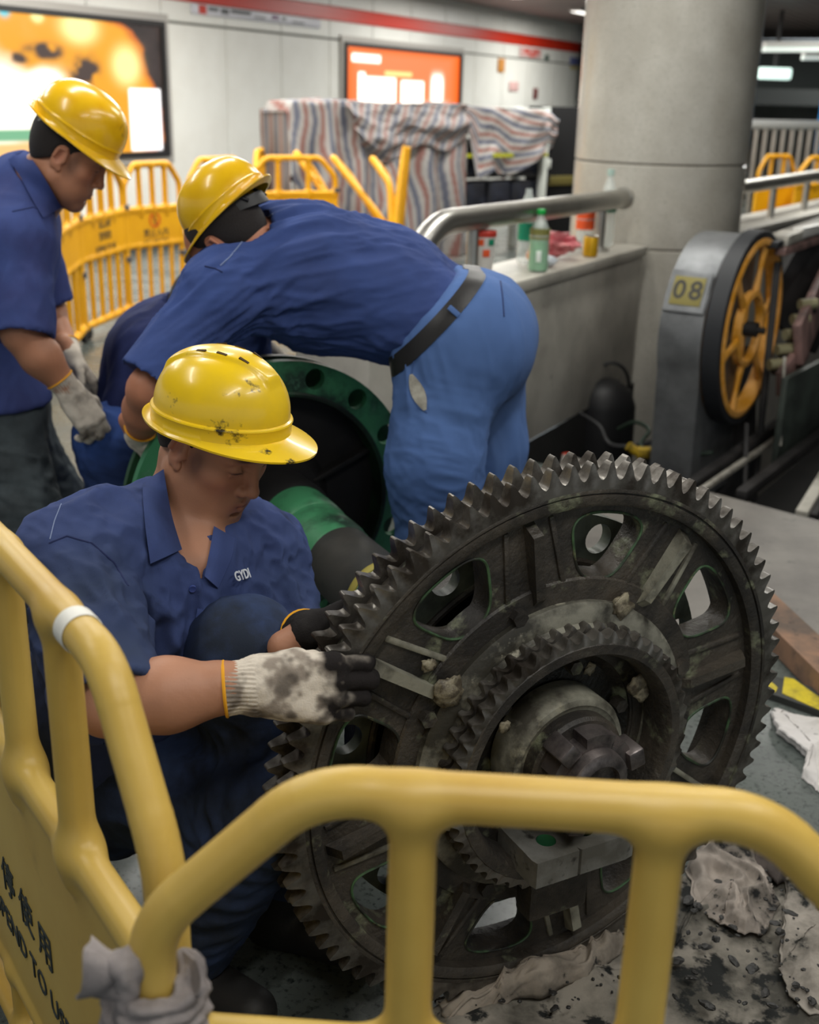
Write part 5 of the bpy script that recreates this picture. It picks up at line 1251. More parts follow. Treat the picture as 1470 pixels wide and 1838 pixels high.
# the two in front: right-hand panel across the frame, left-hand panel running away
d1 = A3(.9981, -.0616, 0); p1 = A3(-.056, .809, 0) - d1 * .164
VFr = barrier_sdf(.66, .982, .684, .32, (.230, .434), .0212, .0042, k=.036)
barrier('worn yellow plastic barrier panel across the bottom of the picture, tied with a grey rag', tuple(p1), math.atan2(d1[1], d1[0]), VFr, YEL, .66, .982, .684, .32, rows=(('用使停暂', .33, .55, .09, 1),) if False else ())
d2 = A3(-.5769, .8168, 0); p2 = A3(-.301, 1.024, 0) - d2 * .125
VFl = barrier_sdf(1.06, .985, .640, .20, (.268, .478, .69, .90), .0215, .0042, slant=(.125, .165), k=.038)
bl = barrier('worn yellow plastic barrier panel with white tape round its rail and printed lettering', tuple(p2), math.atan2(d2[1], d2[0]), VFl, YEL, 1.06, .985, .640, .20, face=1,
             rows=(('暂 停 使 用', .545, .398, .066, 1.0), ('SUSPEND TO USE', .535, .312, .052, 1.0)))
tc = A3(0, 0, 0)
tp = on_z(112, 1140, .962); t_ = (tp - p2) @ d2
m = MB(); m.lathe([(.0222, -.013), (.0232, -.012), (.0232, .012), (.0222, .013)], (t_, 0, .985 - .0215), np.stack([A3(0, 1, 0), A3(0, 0, 1), A3(1, 0, 0)], 1), 28); tag(m.build('tape_band', mat('white_tape', srgb(226, 224, 216), rough=.5, bump=.3, bscale=90), bl, world=False), 'band of white tape')
# grey rag knotted round the corner post
RAG = mat('grey_rag', srgb(150, 142, 140), rough=.95, col2=srgb(112, 106, 106), scale=14, col3=srgb(60, 56, 56), scale3=12, lo3=.66, hi3=.74, bump=.4, bscale=240)
rg = thing('knotted_rag', 'grey cloth rag knotted round the corner post of the front barrier', 'rag', tuple(p1 + A3(0, 0, .60)))
ctr = p1 + A3(0, 0, .738); ringp = []
for a in np.linspace(0, 2 * PI, 30, endpoint=False): ringp.append(ctr + A3(.034 * math.cos(a), .034 * math.sin(a), .010 * math.cos(a) - .016 + .006 * math.sin(3 * a)))
q = []
for i in range(30):
    j = (i + 1) % 30
    for dz, rr in ((.0, .011), (-.020, .012), (.016, .008)): q.append(rc(ringp[i] + A3(0, 0, dz), ringp[j] + A3(0, 0, dz), rr, rr, .008))
V, F = solid(q, .003); N = vnormals(V, F); V = V + N * (.004 * fbm(V * 60, 3, 3) + .003 * np.sin(V[:, 2] * 420 + 3 * fbm(V * 25, 2, 8)))[:, None]; mesh_obj('rag_band', V, F, RAG, rg, sharp=None)
def rag_lobe(p0, tips, nm, seed, w0=.012):
    G = []; n = 16; tips = [np.asarray(t) for t in tips]; mid = np.mean(tips, axis=0)
    for u in np.linspace(0, 1, n):
        row = []
        for v in np.linspace(0, 1, 14):
            k = v * (len(tips) - 1); i = min(int(k), len(tips) - 2); t = tips[i] + (tips[i + 1] - tips[i]) * (k - i); e = p0 + unit(tips[-1] - tips[0]) * (v - .5) * w0 * 2
            p = e + (t - e) * u; row.append(p + unit(A3(.5, -.8, .2)) * (.008 * math.sin(v * 13 + seed) * u + .012 * math.sin(PI * u)))
        G.append(row)
    m = MB(); m.sheet(G, .0035); m.build(nm, RAG, rg, sharp=80)
kn = at(222, 1735, .80)
rag_lobe(kn, [at(160, 1672, .83), at(152, 1720, .79), at(134, 1800, .80), at(190, 1788, .80)], 'rag_tail', 1)
rag_lobe(at(345, 1790, .80), [at(356, 1722, .82), at(330, 1712, .84), at(318, 1740, .85)], 'rag_tail', 5)
V, F = solid([el(kn, (.016, .014, .016), None, .01), rc(kn, p1 + A3(-.015, -.03, .72), .012, .012, .01)], .003); V = V + vnormals(V, F) * (.003 * fbm(V * 80, 2, 4))[:, None]; mesh_obj('rag_knot', V, F, RAG, rg, sharp=None)

# the folding fence at the back
VFb = barrier_sdf(.74, 1.06, .735, .50, (.20, .37, .54), .023, .008, slant=(.14, .13), k=.03, lower=4)
pos = [on_z(92, 690), on_z(155, 612), on_z(235, 574), on_z(334, 556)]
base_mesh = None
fl_labels = ['bright yellow folding barrier nearest the standing man, half behind his arm', 'bright yellow folding barrier panel with printed lettering right of the standing man',
             'bright yellow folding barrier panel with a red ring symbol, left of the bending man\'s helmet']
for i in range(3):
    a, b = pos[i], pos[i + 1]; dv = b - a; W_ = np.linalg.norm(dv); VF2 = (VFb[0] * A3(W_ / .74 * .97, 1, 1), VFb[1])
    rows_ = ()
    if i == 1: rows_ = (('设备检修', W_ / 2, .690, .062, .80), ('暂停使用', W_ / 2, .615, .062, .80), ('SUSPEND TO USE', W_ / 2, .540, .050, .85))
    if i == 2: rows_ = (('禁止入内', W_ / 2, .575, .060, 1.0), ('NO ENTRY', W_ / 2, .520, .042, 1.1))
    barrier(fl_labels[i], tuple(a), math.atan2(dv[1], dv[0]), VF2, YELB, W_ * .97, 1.06, .735, .50, 'bright yellow folding barriers along the wall', rows=rows_, icon=(i == 2), face=-1)
# loose barriers stacked in front of the tarp
VFc = barrier_sdf(.74, 1.06, .76, .34, (.24, .50), .023, .008, slant=(.14, .15), k=.03, lower=3)
a, b = on_z(338, 556), A3(0, 0, 0)
lo = [(at(452, 520, 9.3), at(602, 510, 9.6), 0.0, 'yellow barrier standing just above the bending man\'s back, in front of the striped tarp'),]
for (pa, pb_, tl, lab) in lo:
    pa = A3(pa[0], pa[1], 0); pb_ = A3(pb_[0], pb_[1], 0); dv = pb_ - pa; W_ = np.linalg.norm(dv)
    barrier(lab, tuple(pa), math.atan2(dv[1], dv[0]), (VFc[0] * A3(W_ / .74, 1, 1), VFc[1]), YELB, W_, 1.06, .76, .34, None)
def pbar(lab, px0, Y0, px1, Y1, W_=.74):
    a = at(px0, 500, Y0); b = at(px1, 500, Y1); a[2] = b[2] = 0; dv = b - a; L = np.linalg.norm(dv)
    return barrier(lab, tuple(a), math.atan2(dv[1], dv[0]), (VFc[0] * A3(L / .74, 1, 1), VFc[1]), YELB, L, 1.06, .76, .34, None)
pbar('yellow barrier behind the helmet of the bending man, turned away from the camera', 345, 8.75, 446, 9.25)
pbar('yellow barrier seen nearly edge-on behind the bending man\'s back, near the wall', 462, 10.2, 478, 10.9)
# folded barriers leaning in front of the tarp: only their slanted top corners show
for i, (x0, y0, x1, y1, x2, y2, Y, lab) in enumerate(((528, 272, 600, 372, 640, 440, 9.6, 'first of three yellow barriers leaning askew before the tarp, counted from the wall end'), (595, 280, 668, 372, 720, 440, 9.5, 'second of three yellow barriers leaning askew before the tarp'), (666, 282, 700, 330, 703, 400, 9.3, 'third of three yellow barriers leaning askew before the tarp, beside the upright one'))):
    r = thing('leaning_barrier', lab, 'barrier', tuple(A3(*at(x2, y2, Y)[:2], 0)), 0, 'yellow barriers leaning askew before the tarp')
    A_, B_, C_ = at(x0, y0, Y + .15), at(x1, y1, Y), at(x2, y2, Y - .1); D_ = A3(C_[0], C_[1], .05)
    E_ = A_ + A3(.12, .30, -.15); G_ = A3(D_[0] + .15, D_[1] + .35, .05)
    m = MB(); m.tube(round_path([D_, C_, B_, A_, E_, G_], .06, 4), .028, 10); m.build('barrier_frame', YELB, r)
    m = MB(); m.add([C_ * .7 + D_ * .3, C_ * .2 + D_ * .8, G_ * .8 + E_ * .2, G_ * .3 + E_ * .7], [(0, 1, 2, 3)]); m.build('barrier_panel', YELB, r, smooth=False)
r = thing('folded_barrier', 'folded yellow barrier standing edge-on before the striped tarp, tallest there', 'barrier', tuple(A3(*at(716, 470, 9.2)[:2], 0)))
A_, B_ = at(726, 262, 9.3), at(712, 400, 9.15); B2 = A3(B_[0] - .02, B_[1] - .02, .06)
m = MB(); m.tube([A_, A_ * .8 + B_ * .2, B_, B2], [.018, .030, .050, .052], 12, sx=1.0, sy=.8); m.build('barrier_edge', YELB, r)
m = MB(); m.tube([A_ + A3(.02, .3, -.02), B_ + A3(.03, .5, 0), B2 + A3(.03, .5, 0)], .03, 10); m.build('barrier_edge', YELB, r)
m = MB(); m.box((B_ + B2) / 2 + A3(.005, .25, .0), (.04, .5, .7)); m.build('barrier_panel', YELB, r)
# ================================================================== THINGS BEHIND
# ------------------------------------------------------------------ striped tarp over a rack against the wall
def stripes_mat():
    m_ = bpy.data.materials.new('striped_tarp'); m_.use_nodes = True; nt = m_.node_tree; b = nt.nodes['Principled BSDF']; b.inputs['Roughness'].default_value = .6
    a = nt.nodes.new('ShaderNodeAttribute'); a.attribute_name = 'Col'; n = nt.nodes.new('ShaderNodeTexNoise'); n.inputs['Scale'].default_value = 2.2; n.inputs['Detail'].default_value = 5
    mr = nt.nodes.new('ShaderNodeMapRange'); mr.inputs[1].default_value = .46; mr.inputs[2].default_value = .72; mx = nt.nodes.new('ShaderNodeMix'); mx.data_type = 'RGBA'; mx.blend_type = 'MULTIPLY'
    nt.links.new(n.outputs['Fac'], mr.inputs[0]); nt.links.new(mr.outputs[0], mx.inputs[0]); nt.links.new(a.outputs['Color'], mx.inputs[6]); mx.inputs[7].default_value = (.62, .58, .55, 1); nt.links.new(mx.outputs[2], b.inputs['Base Color']); return m_
TARP = stripes_mat()
def stripe_col(u, dim=1.0):  # dim puts the shade of the front and side drapes into the stripes
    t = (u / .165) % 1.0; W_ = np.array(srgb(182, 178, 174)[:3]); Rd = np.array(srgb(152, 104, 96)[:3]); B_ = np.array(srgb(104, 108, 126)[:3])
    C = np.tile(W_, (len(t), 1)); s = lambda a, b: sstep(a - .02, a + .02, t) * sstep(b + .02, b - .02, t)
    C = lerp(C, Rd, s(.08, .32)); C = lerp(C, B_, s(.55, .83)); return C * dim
tA0 = at(512, 300, 10.6); tB0 = at(985, 300, 12.6)
ta = A3(tA0[0], tA0[1], 0); tb = A3(tB0[0], tB0[1], 0); td = unit(tb - ta); tL = np.linalg.norm(tb - ta); tn = A3(td[1], -td[0], 0)
def tarp_pt(s, z, out=0.0): return ta + td * s + tn * out + A3(0, 0, z)
def s_of(px, py=300):
    X = on_plane(px, py, ta, tn); return (X - ta) @ td, X[2]
s1_ = s_of(830)[0]; topz = s_of(560, 183)[1]
tarp_root = thing('striped_tarp', 'red, white and blue striped tarp draped over a rack by the wall', 'tarp', tuple(tarp_pt(tL / 2, 0)))
def tarp_sheet(name, fn, ucol, nu, nv, dim=1.0):
    U, Vv = np.meshgrid(np.linspace(0, 1, nu), np.linspace(0, 1, nv), indexing='ij'); P = fn(U.ravel(), Vv.ravel())
    idx = np.arange(nu * nv).reshape(nu, nv); F = np.stack([idx[:-1, :-1].ravel(), idx[:-1, 1:].ravel(), idx[1:, 1:].ravel(), idx[1:, :-1].ravel()], 1)
    o = mesh_obj(name, P, F, TARP, tarp_root, sharp=None); set_col(o, stripe_col(ucol(U.ravel(), Vv.ravel()), dim))
    md = o.modifiers.new('thickness', 'SOLIDIFY'); md.thickness = .006; return o
# hanging front: u along, v from back edge over the top and down to the floor
def fr_(u, v):
    s = u * s1_ * 1.0; top = topz + .02 * np.sin(u * 7) - .09 * sstep(.03, .0, u) - .06 * sstep(.22, .32, u) * 0; q = np.stack([s * 3.2, v * 2.2, 0 * s], 1); n = fbm(q, 3, 3); rip = .045 * np.sin(s * 17 + 2.0 * n + 1.5 * v) * sstep(.25, .6, v)
    sl = np.clip(v / .26, 0, 1); dn = np.clip((v - .26) / .74, 0, 1); out = -.42 * (1 - sl) + .04 + .12 * dn + rip + .05 * n * dn; z = top * (1 - dn) + .02 * dn + .03 * n * (1 - dn)
    return tarp_pt(0, 0)[None] + s[:, None] * td + out[:, None] * tn + z[:, None] * A3(0, 0, 1)
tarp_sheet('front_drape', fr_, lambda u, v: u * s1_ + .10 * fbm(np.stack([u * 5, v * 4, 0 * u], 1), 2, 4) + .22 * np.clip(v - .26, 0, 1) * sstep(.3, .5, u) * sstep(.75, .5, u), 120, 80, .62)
# a fold lies over the front, its stripes slanting
def fold_(u, v):
    s = .28 * s1_ + u * s1_ * .68 + .0 * v; z = topz * 1.005 - v * (.50 + .08 * np.sin(u * 9)) * (1 - .55 * np.abs(u - .35)); n = fbm(np.stack([u * 5, v * 4, 0 * u], 1), 3, 12)
    out = .10 + .06 * n + .05 * np.sin(v * PI); return tarp_pt(0, 0)[None] + (s + .18 * v * (1 - u))[:, None] * td + out[:, None] * tn + z[:, None] * A3(0, 0, 1)
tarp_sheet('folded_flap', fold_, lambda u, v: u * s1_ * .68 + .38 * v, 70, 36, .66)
def side_(u, v):
    n = fbm(np.stack([u * 3, v * 3, 0 * u], 1), 3, 31); out = .05 + .1 * v - u * .5; z = (topz - .09) * (1 - v) + .02; return tarp_pt(0, 0)[None] + (.02 - .05 * v + .05 * n * v)[:, None] * td + out[:, None] * tn + z[:, None] * A3(0, 0, 1)
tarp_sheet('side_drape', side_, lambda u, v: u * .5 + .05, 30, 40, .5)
# right end: thrown over, stripes nearly level, corner hanging
zc0 = s_of(985, 215)[1]; s2_ = s_of(992)[0]
def end_(u, v):
    s = s1_ * .985 + u * (s2_ - s1_ * .985); low = np.interp(u, [0, .12, .35, .48, .75, 1], [.0, .98, .82, .96, .62, .40]); n = fbm(np.stack([u * 4, v * 3, 0 * u], 1), 3, 22)
    top = topz * (1 - .03 * u) - .07 * sstep(.85, 1, u); z = top - np.clip(v - .25, 0, 1) / .75 * .72 * np.maximum(low, .30); out = np.where(v < .25, -.4 * (1 - v / .25) + .06, .06 + .06 * n + .05 * np.sin(u * 11))
    return tarp_pt(0, 0)[None] + s[:, None] * td + out[:, None] * tn + z[:, None] * A3(0, 0, 1)
tarp_sheet('thrown_corner', end_, lambda u, v: v * 1.0 - .30 * u + .05 * np.sin(u * 6), 60, 60)
# the rack under it
RACKW = mat('rack_white', srgb(206, 210, 204), rough=.4); RACKD = mat('rack_dark', srgb(34, 36, 40), rough=.6, col2=srgb(22, 23, 26), scale=4)
rk = thing('storage_rack', 'white-posted storage rack of dark goods under the open end of the tarp', 'rack', tuple(tarp_pt((s1_ + s2_) / 2, 0)))
for (s, o_) in ((s_of(972)[0], .02), (s_of(972)[0], -.40), (s1_ + .12, -.40), (.16, -.05), (.16, -.40)): m = MB(); m.box(tarp_pt(s, .72, o_), (.07, .07, 1.46), np.stack([td, tn, A3(0, 0, 1)], 1), .006); m.build('post', RACKW, rk)
RT3 = np.stack([td, tn, A3(0, 0, 1)], 1)
for z in (.30, .78, 1.20, 1.42): m = MB(); m.box(tarp_pt((.16 + s_of(972)[0]) / 2, z, -.215), (s_of(972)[0] - .16, .40, .035), RT3); m.build('shelf', RACKD if z < 1.4 else RACKW, rk)
m = MB(); m.box(tarp_pt((s1_ + s_of(972)[0]) / 2, .985, .05), (s_of(972)[0] - s1_ + .05, .012, .035), RT3); m.build('hazard_tape', mat('tape_yellow', srgb(176, 176, 40), rough=.5), rk)
crs = mat('crate_dark', srgb(34, 38, 52), rough=.5, col2=srgb(22, 24, 30), scale=9); n_c = 0
for z, hh in ((.325, .40), (.80, .34), (.325 + 0, .0)):
    if hh == 0: continue
    k = 0; s = s1_ + .10
    while s < s_of(955)[0]:
        w = .26 + .05 * ((k * 7) % 3); m = MB(); m.box((0, 0, hh / 2), (w, .36, hh), None, .02); m.box((0, -.182, hh * .62), (w * .5, .01, hh * .2), None, .003)
        o = m.build('storage_crate', crs, None, world=False, base=tarp_pt(s + w / 2, z, -.22)); o.location = tarp_pt(s + w / 2, z - .006, -.22); o.rotation_euler = (0, 0, math.atan2(td[1], td[0]))
        tag(o, 'dark crate on the %s shelf of the rack, %s from the striped tarp' % ('lower' if z < .5 else 'upper', ('first', 'second', 'third', 'fourth', 'fifth')[k]), 'crate', 'dark crates on the rack'); s += w + .03; k += 1
# dark cabinet right of the rack
kd = mat('cabinet_black', srgb(26, 26, 27), rough=.85, spec=.2); sk0, sk1 = s_of(1000)[0], s_of(1060)[0]
cb = thing('cabinet', 'black cabinet between the tarp and the pillar', 'cabinet', tuple(tarp_pt((sk0 + sk1) / 2 + .1, 0, -.5)))
m = MB(); m.box(tarp_pt((sk0 + sk1) / 2 + .15, .75, -.30), (sk1 - sk0 + .5, .18, 1.42), RT3, .01); m.build('body', kd, cb)
m = MB(); m.box(tarp_pt((sk0 + sk1) / 2 + .15, .70, -.19), (sk1 - sk0 + .4, .02, .10), RT3, .004); m.build('label_strip', mat('cab_strip', srgb(92, 84, 40), rough=.5), cb)
for k in range(3): m = MB(); m.box(tarp_pt(s_of(1000)[0] + .02, .72 + .16 * k, -.17), (.06, .05, .10), RT3, .01); m.build('valve', RACKW if k % 2 else kd, cb)

# ------------------------------------------------------------------ stainless handrail on the parapet
hr = thing('handrail', 'stainless tube handrail on the granite parapet, ending at the pillar', 'handrail', tuple(par(.4, -.12, .775)))
pts = [par(1.50, -.12, 1.022), par(.0, -.12, 1.040), par(-.56, -.12, 1.046), par(-.74, -.12, .93), par(-.80, -.12, .775)]
m = MB(); m.tube(round_path(pts, .13, 8), .050, 24); m.build('rail', STEEL, hr)
for s in (1.20, -.25): m = MB(); m.lathe([(.026, .79), (.026, 1.0)], par(s, -.12, 0), None, 20); m.build('rail_post', STEEL, hr); m = MB(); m.lathe([(.0, .776), (.055, .776), (.056, .782), (.045, .79), (.026, .794)], par(s, -.12, 0), None, 24); m.build('post_flange', STEEL, hr)
m = MB(); m.lathe([(.0, .0), (.058, .0), (.058, .02), (.05, .026)], par(1.50, -.12, 1.022), frame(A3(0, 0, 1), PDn), 24); m.build('end_cap', STEEL, hr)

# ------------------------------------------------------------------ things left on the parapet
def clear_mat(name, col, rough=.06, alpha=.22):
    if name in MATS: return MATS[name]
    m_ = bpy.data.materials.new(name); MATS[name] = m_; m_.use_nodes = True; nt = m_.node_tree; b = nt.nodes['Principled BSDF']; b.inputs['Base Color'].default_value = col; b.inputs['Roughness'].default_value = rough; b.inputs['Alpha'].default_value = alpha; b.inputs['Specular IOR Level'].default_value = .7; return m_
PET = clear_mat('clear_plastic', srgb(226, 234, 230), .1, .36); DRINK = mat('green_drink', srgb(10, 168, 72), rough=.08, spec=.6); CAPG = mat('green_cap', srgb(20, 158, 66), rough=.35)
def bottle(label, s, out, hgt, r, cap, lab, fill=None, z0=.776, group=None, label_z=(.35, .55)):
    b = par(s, out, z0); t = thing('drink_bottle', label, 'bottle', tuple(b), 0, group); H_ = hgt
    prof = [(.0, .004), (r * .80, .0), (r * .98, H_ * .03), (r, H_ * .08), (r * .965, H_ * .30), (r * .965, H_ * .52), (r, H_ * .58), (r * .95, H_ * .66), (r * .55, H_ * .82), (r * .36, H_ * .88), (r * .36, H_ * .93)]
    m = MB(); m.lathe(prof, b, None, 32); m.build('bottle_body', PET, t)
    if cap is not None: m = MB(); m.lathe([(r * .42, H_ * .915), (r * .44, H_ * .92), (r * .44, H_ * .985), (r * .40, H_), (.0, H_)], b, None, 24); m.build('cap', cap, t)
    if fill is not None:
        z1 = fill[0] * H_; pr = [(.0, .006)] + [(x * .95, max(z, .006)) for x, z in prof[1:] if z < z1] + [(r * .92, z1), (.0, z1)]; m = MB(); m.lathe(pr, b, None, 28); m.build('drink', fill[1], t)
    if lab is not None: m = MB(); m.lathe([(r * .985, H_ * label_z[0]), (r * .99, H_ * label_z[0]), (r * .99, H_ * label_z[1]), (r * .985, H_ * label_z[1])], b, None, 32); m.build('label', lab, t)
    return t
gb = bottle('plastic bottle of bright green drink with a green cap at the parapet edge', .262, -.045, .275, .046, CAPG, mat('label_olive', srgb(120, 118, 60), rough=.5), (.50, DRINK), label_z=(.53, .70))
m = MB(); pb2 = par(.262, -.045, .776); fw2 = unit(EYE * A3(1, 1, 0) - pb2 * A3(1, 1, 0)); m.box(pb2 + fw2 * .0455 + A3(0, 0, .072), (.004, .022, .05), frame(fw2, A3(0, 0, 1)), .001); m.build('print_mark', mat('label_white', srgb(220, 226, 220), rough=.5), gb)
LBG = mat('label_green', srgb(20, 130, 96), rough=.45); LBO = mat('label_orange', srgb(232, 90, 40), rough=.45)
bottle('empty clear bottle with a green label behind the handrail, next to the green drink', .46, -.20, .37, .043, None, LBG, label_z=(.30, .52))
bottle('clear bottle with a green label and clear cap behind the rail post', 1.40, -.16, .40, .046, clear_mat('clear_cap', srgb(180, 210, 200), .2, .6), LBG, label_z=(.45, .62))
bottle('clear bottle with an orange label directly behind the rail post', 1.24, -.22, .26, .050, None, LBO, label_z=(.38, .75))
# yellow can, paper cup, red bag, tissue
cp = par(.93, -.06, .776); t = thing('drink_can', 'squat golden yellow drink can beside the rail post', 'can', tuple(cp))
m = MB(); m.lathe([(.0, .0), (.030, .0), (.036, .006), (.037, .012), (.037, .092), (.034, .098)], cp, None, 28); m.build('can_body', mat('can_gold', srgb(206, 160, 30), rough=.28, metal=.4), t); m = MB(); m.lathe([(.035, .098), (.035, .102), (.031, .099), (.0, .099)], cp, None, 28); m.build('can_lid', STEEL, t)
cp = par(-.19, -.10, .776); t = thing('paper_cup', 'white paper cup with red rim and orange print beside the bending man\'s back', 'cup', tuple(cp))
m = MB(); m.lathe([(.0, .002), (.036, .002), (.038, .0), (.052, .20), (.050, .20), (.037, .006), (.0, .006)], cp, None, 32); m.build('cup_body', mat('paper_white', srgb(216, 212, 206), rough=.6), t)
m = MB(); m.lathe([(.052, .190), (.0535, .192), (.0535, .212), (.051, .214)], cp, None, 32); m.build('rim_band', SRED, t)
for a, z, mm in ((-1.9, .17, LBO), (-1.35, .125, LBO), (-.9, .17, LBG)): R2 = rotz(a); m = MB(); m.box(cp + R2 @ A3(.0475, 0, z), (.006, .03, .03), R2, .003); m.build('print_mark', mm, t)
def crumple(name, label, cat, c, size, material, seed, amp=.35, fr=2.2, flat=.7, sub=4, base=None):
    bm = bmesh.new(); bmesh.ops.create_icosphere(bm, subdivisions=sub, radius=1); V = np.array([v.co[:] for v in bm.verts]); n = fbm(V * fr, 4, seed); rdg = 1 - np.abs(fbm(V * fr * 1.4, 3, seed + 7))
    V = V * (1 + amp * n + amp * .5 * (rdg - .6))[:, None] * np.asarray(size); V[:, 2] -= V[:, 2].min(); F = [[v.index for v in f.verts] for f in bm.faces]; bm.free()
    o = mesh_obj(name, V + np.asarray(c), F, material, None, base=np.asarray(c), sharp=60); return tag(o, label, cat)
crumple('plastic_bag', 'crumpled pink-red plastic bag on the parapet left of the yellow can', 'bag', par(.72, -.17, .776), (.11, .08, .055), mat('bag_red', srgb(206, 96, 104), rough=.4, col2=srgb(226, 150, 150), scale=14), 61)
crumple('tissue', 'crumpled white tissue on the parapet behind the green drink', 'tissue', par(.42, -.07, .776), (.045, .035, .025), mat('tissue_white', srgb(196, 200, 206), rough=.9), 62)
crumple('bottle_reflection', 'small pale lump with orange spots, painted reflections of the clear bottle base', 'reflection', par(.44, -.15, .776), (.03, .03, .04), mat('reflection_pale', srgb(210, 196, 184), rough=.3, col2=srgb(220, 140, 90), scale=60), 64)  # solid lump coloured as the reflections in the clear bottle's base

# ------------------------------------------------------------------ escalator end with handrail wheel
EA = math.radians(33); ED = A3(math.sin(EA), math.cos(EA), 0); EN = A3(math.cos(EA), -math.sin(EA), 0); EC = A3(1.518, 5.20, .549); ER = np.stack([ED, A3(0, 0, 1), EN], 1)
es = thing('escalator', 'opened escalator end with steel newel marked 08, handrail wheel and bare truss', 'escalator', (1.40, 5.45, 0))
NEW = mat('newel_steel', srgb(128, 130, 132), rough=.42, metal=.55, col2=srgb(104, 106, 108), scale=5, rough2=.5); RUB = mat('handrail_rubber', srgb(34, 36, 40), rough=.55); ORW = mat('orange_wheel', srgb(236, 174, 92), rough=.45, col2=srgb(212, 146, 40), scale=10, lo=.4, hi=.6); TRP = mat('truss_pink', srgb(150, 118, 112), rough=.55, col2=srgb(104, 84, 80), scale=6); TRD = mat('truss_dark', srgb(46, 44, 44), rough=.6, col2=srgb(28, 27, 27), scale=5); TRL = mat('truss_pale', srgb(176, 172, 162), rough=.5, col2=srgb(120, 116, 108), scale=6)
ol = [(.20, -.80), (.20, .38), (.05, .415)] + [(-.43 * math.sin(a), .415 * math.cos(a) if a < PI / 2 else .43 * math.cos(a)) for a in np.linspace(0, PI * .62, 22)[1:]] + [(-.36, -.80)]
m = MB(); m.prism(ol, -.255, -.06, EC, ER); m.build('newel_cover', NEW, es, sharp=50)
ca = math.radians(62); pn = -ED * math.sin(ca) + A3(0, 0, 1) * math.cos(ca); pc = EC + (-ED * math.sin(ca) * .43 + A3(0, 0, 1) * math.cos(ca) * .415) + EN * -.157; RPp = np.stack([EN, np.cross(pn, EN), pn], 1)
m = MB(); m.box(pc + pn * .004, (.185, .19, .012), RPp, .004); pf = m.build('plate_frame', NEW, es)
m = MB(); m.box(pc + pn * .011, (.140, .130, .006), RPp, .002); npz = m.build('number_plate', mat('plate_yellow', srgb(128, 118, 58), rough=.5), es)
for dx_, ch_ in ((-.036, '0'), (.036, '8')): text_mesh(ch_, .118, mat('plate_ink', srgb(48, 46, 40), rough=.5), 'numeral', pc + pn * .0145 + EN * dx_, RPp, es, .0006, bold=.002)
def elathe(prof, name, material, parent=None, n=64, c=None): m = MB(); m.lathe(prof + [prof[0]], EC if c is None else c, ER, n); return m.build(name, material, parent or es, sharp=35)
whl = elathe([(.372, -.035), (.405, -.035), (.408, .03), (.398, .036), (.380, .036), (.372, .02)], 'handrail_wheel', ORW)
elathe([(.402, -.05), (.436, -.05), (.440, -.045), (.440, .022), (.436, .027), (.404, .027)], 'rubber_tyre', RUB, whl)
elathe([(.145, -.01), (.172, -.01), (.174, .022), (.168, .026), (.149, .026), (.145, .02)], 'hub_ring', ORW, whl)
for k in range(6):
    a = math.radians(75 + 60 * k); c_, s_ = math.cos(a), math.sin(a); m = MB()
    for sg in (1,):
        p0_ = EC + ER @ A3(.16 * c_, .16 * s_, .008); p1_ = EC + ER @ A3(.385 * c_, .385 * s_, .008); m.tube([p0_, p0_ * .55 + p1_ * .45, p1_], [.030, .020, .030], 10, sx=1, sy=.6, up=EN)
    m.build('spoke', ORW, whl)
m = MB(); m.box(EC + EN * -.02, (.05, .30, .03), ER, .004); m.build('axle_bracket', ORW, es); m = MB(); m.tube([EC - EN * .06, EC + EN * .05], .035, 16); m.build('axle', TRD, es); m = MB(); m.tube([EC + EN * .03, EC + EN * .085], .016, 8); m.build('axle_bolt', TRD, es)
def bar(name, a, b, w, h, material, parent=None, up=(0, 0, 1)):
    f = unit(np.asarray(b) - np.asarray(a)); R_ = frame(f, up); m = MB(); m.box((np.asarray(a) + np.asarray(b)) / 2, (np.linalg.norm(np.asarray(b) - np.asarray(a)), w, h), R_, min(w, h) * .15); return m.build(name, material, parent or es)
# belt of the handrail running off, guide rails, decking above the truss
bar('handrail_belt', at(1382, 440, 5.25), at(1478, 405, 6.3), .07, .03, RUB); bar('guide_rail', at(1395, 432, 5.35), at(1520, 385, 6.9), .10, .05, TRL); bar('guide_rail', at(1400, 452, 5.3), at(1520, 412, 6.6), .05, .035, TRP); bar('guide_rail', at(1432, 418, 5.6), at(1530, 396, 6.8), .05, .05, mat('lamp_guide', srgb(214, 212, 206), rough=.4))
bar('truss_plate', at(1432, 620, 5.25), at(1500, 470, 6.2), .04, .20, TRP, up=(0, .3, 1)); bar('truss_plate', at(1398, 690, 5.15), at(1448, 620, 5.45), .03, .13, TRP)
for k in range(5):
    p_ = at(1380 + 14 * k, 655 - 27 * k, 5.22 + .06 * k); m = MB(); m.tube([p_, p_ + unit(A3(.9, .25, .05)) * .085], .026, 14); m.build('chain_roller', mat('roller_pale', srgb(150, 144, 112), rough=.5), es); m = MB(); m.tube([p_ + A3(.03, .02, -.035), p_ + unit(A3(.9, .25, .05)) * .09 + A3(.0, .02, -.035)], .018, 10); m.build('chain_roller', TRD, es)
bar('truss_post', at(1396, 470, 5.4), at(1352, 900, 5.2), .03, .03, TRD); bar('truss_post', at(1408, 640, 5.1), at(1400, 800, 5.0), .012, .012, TRL)
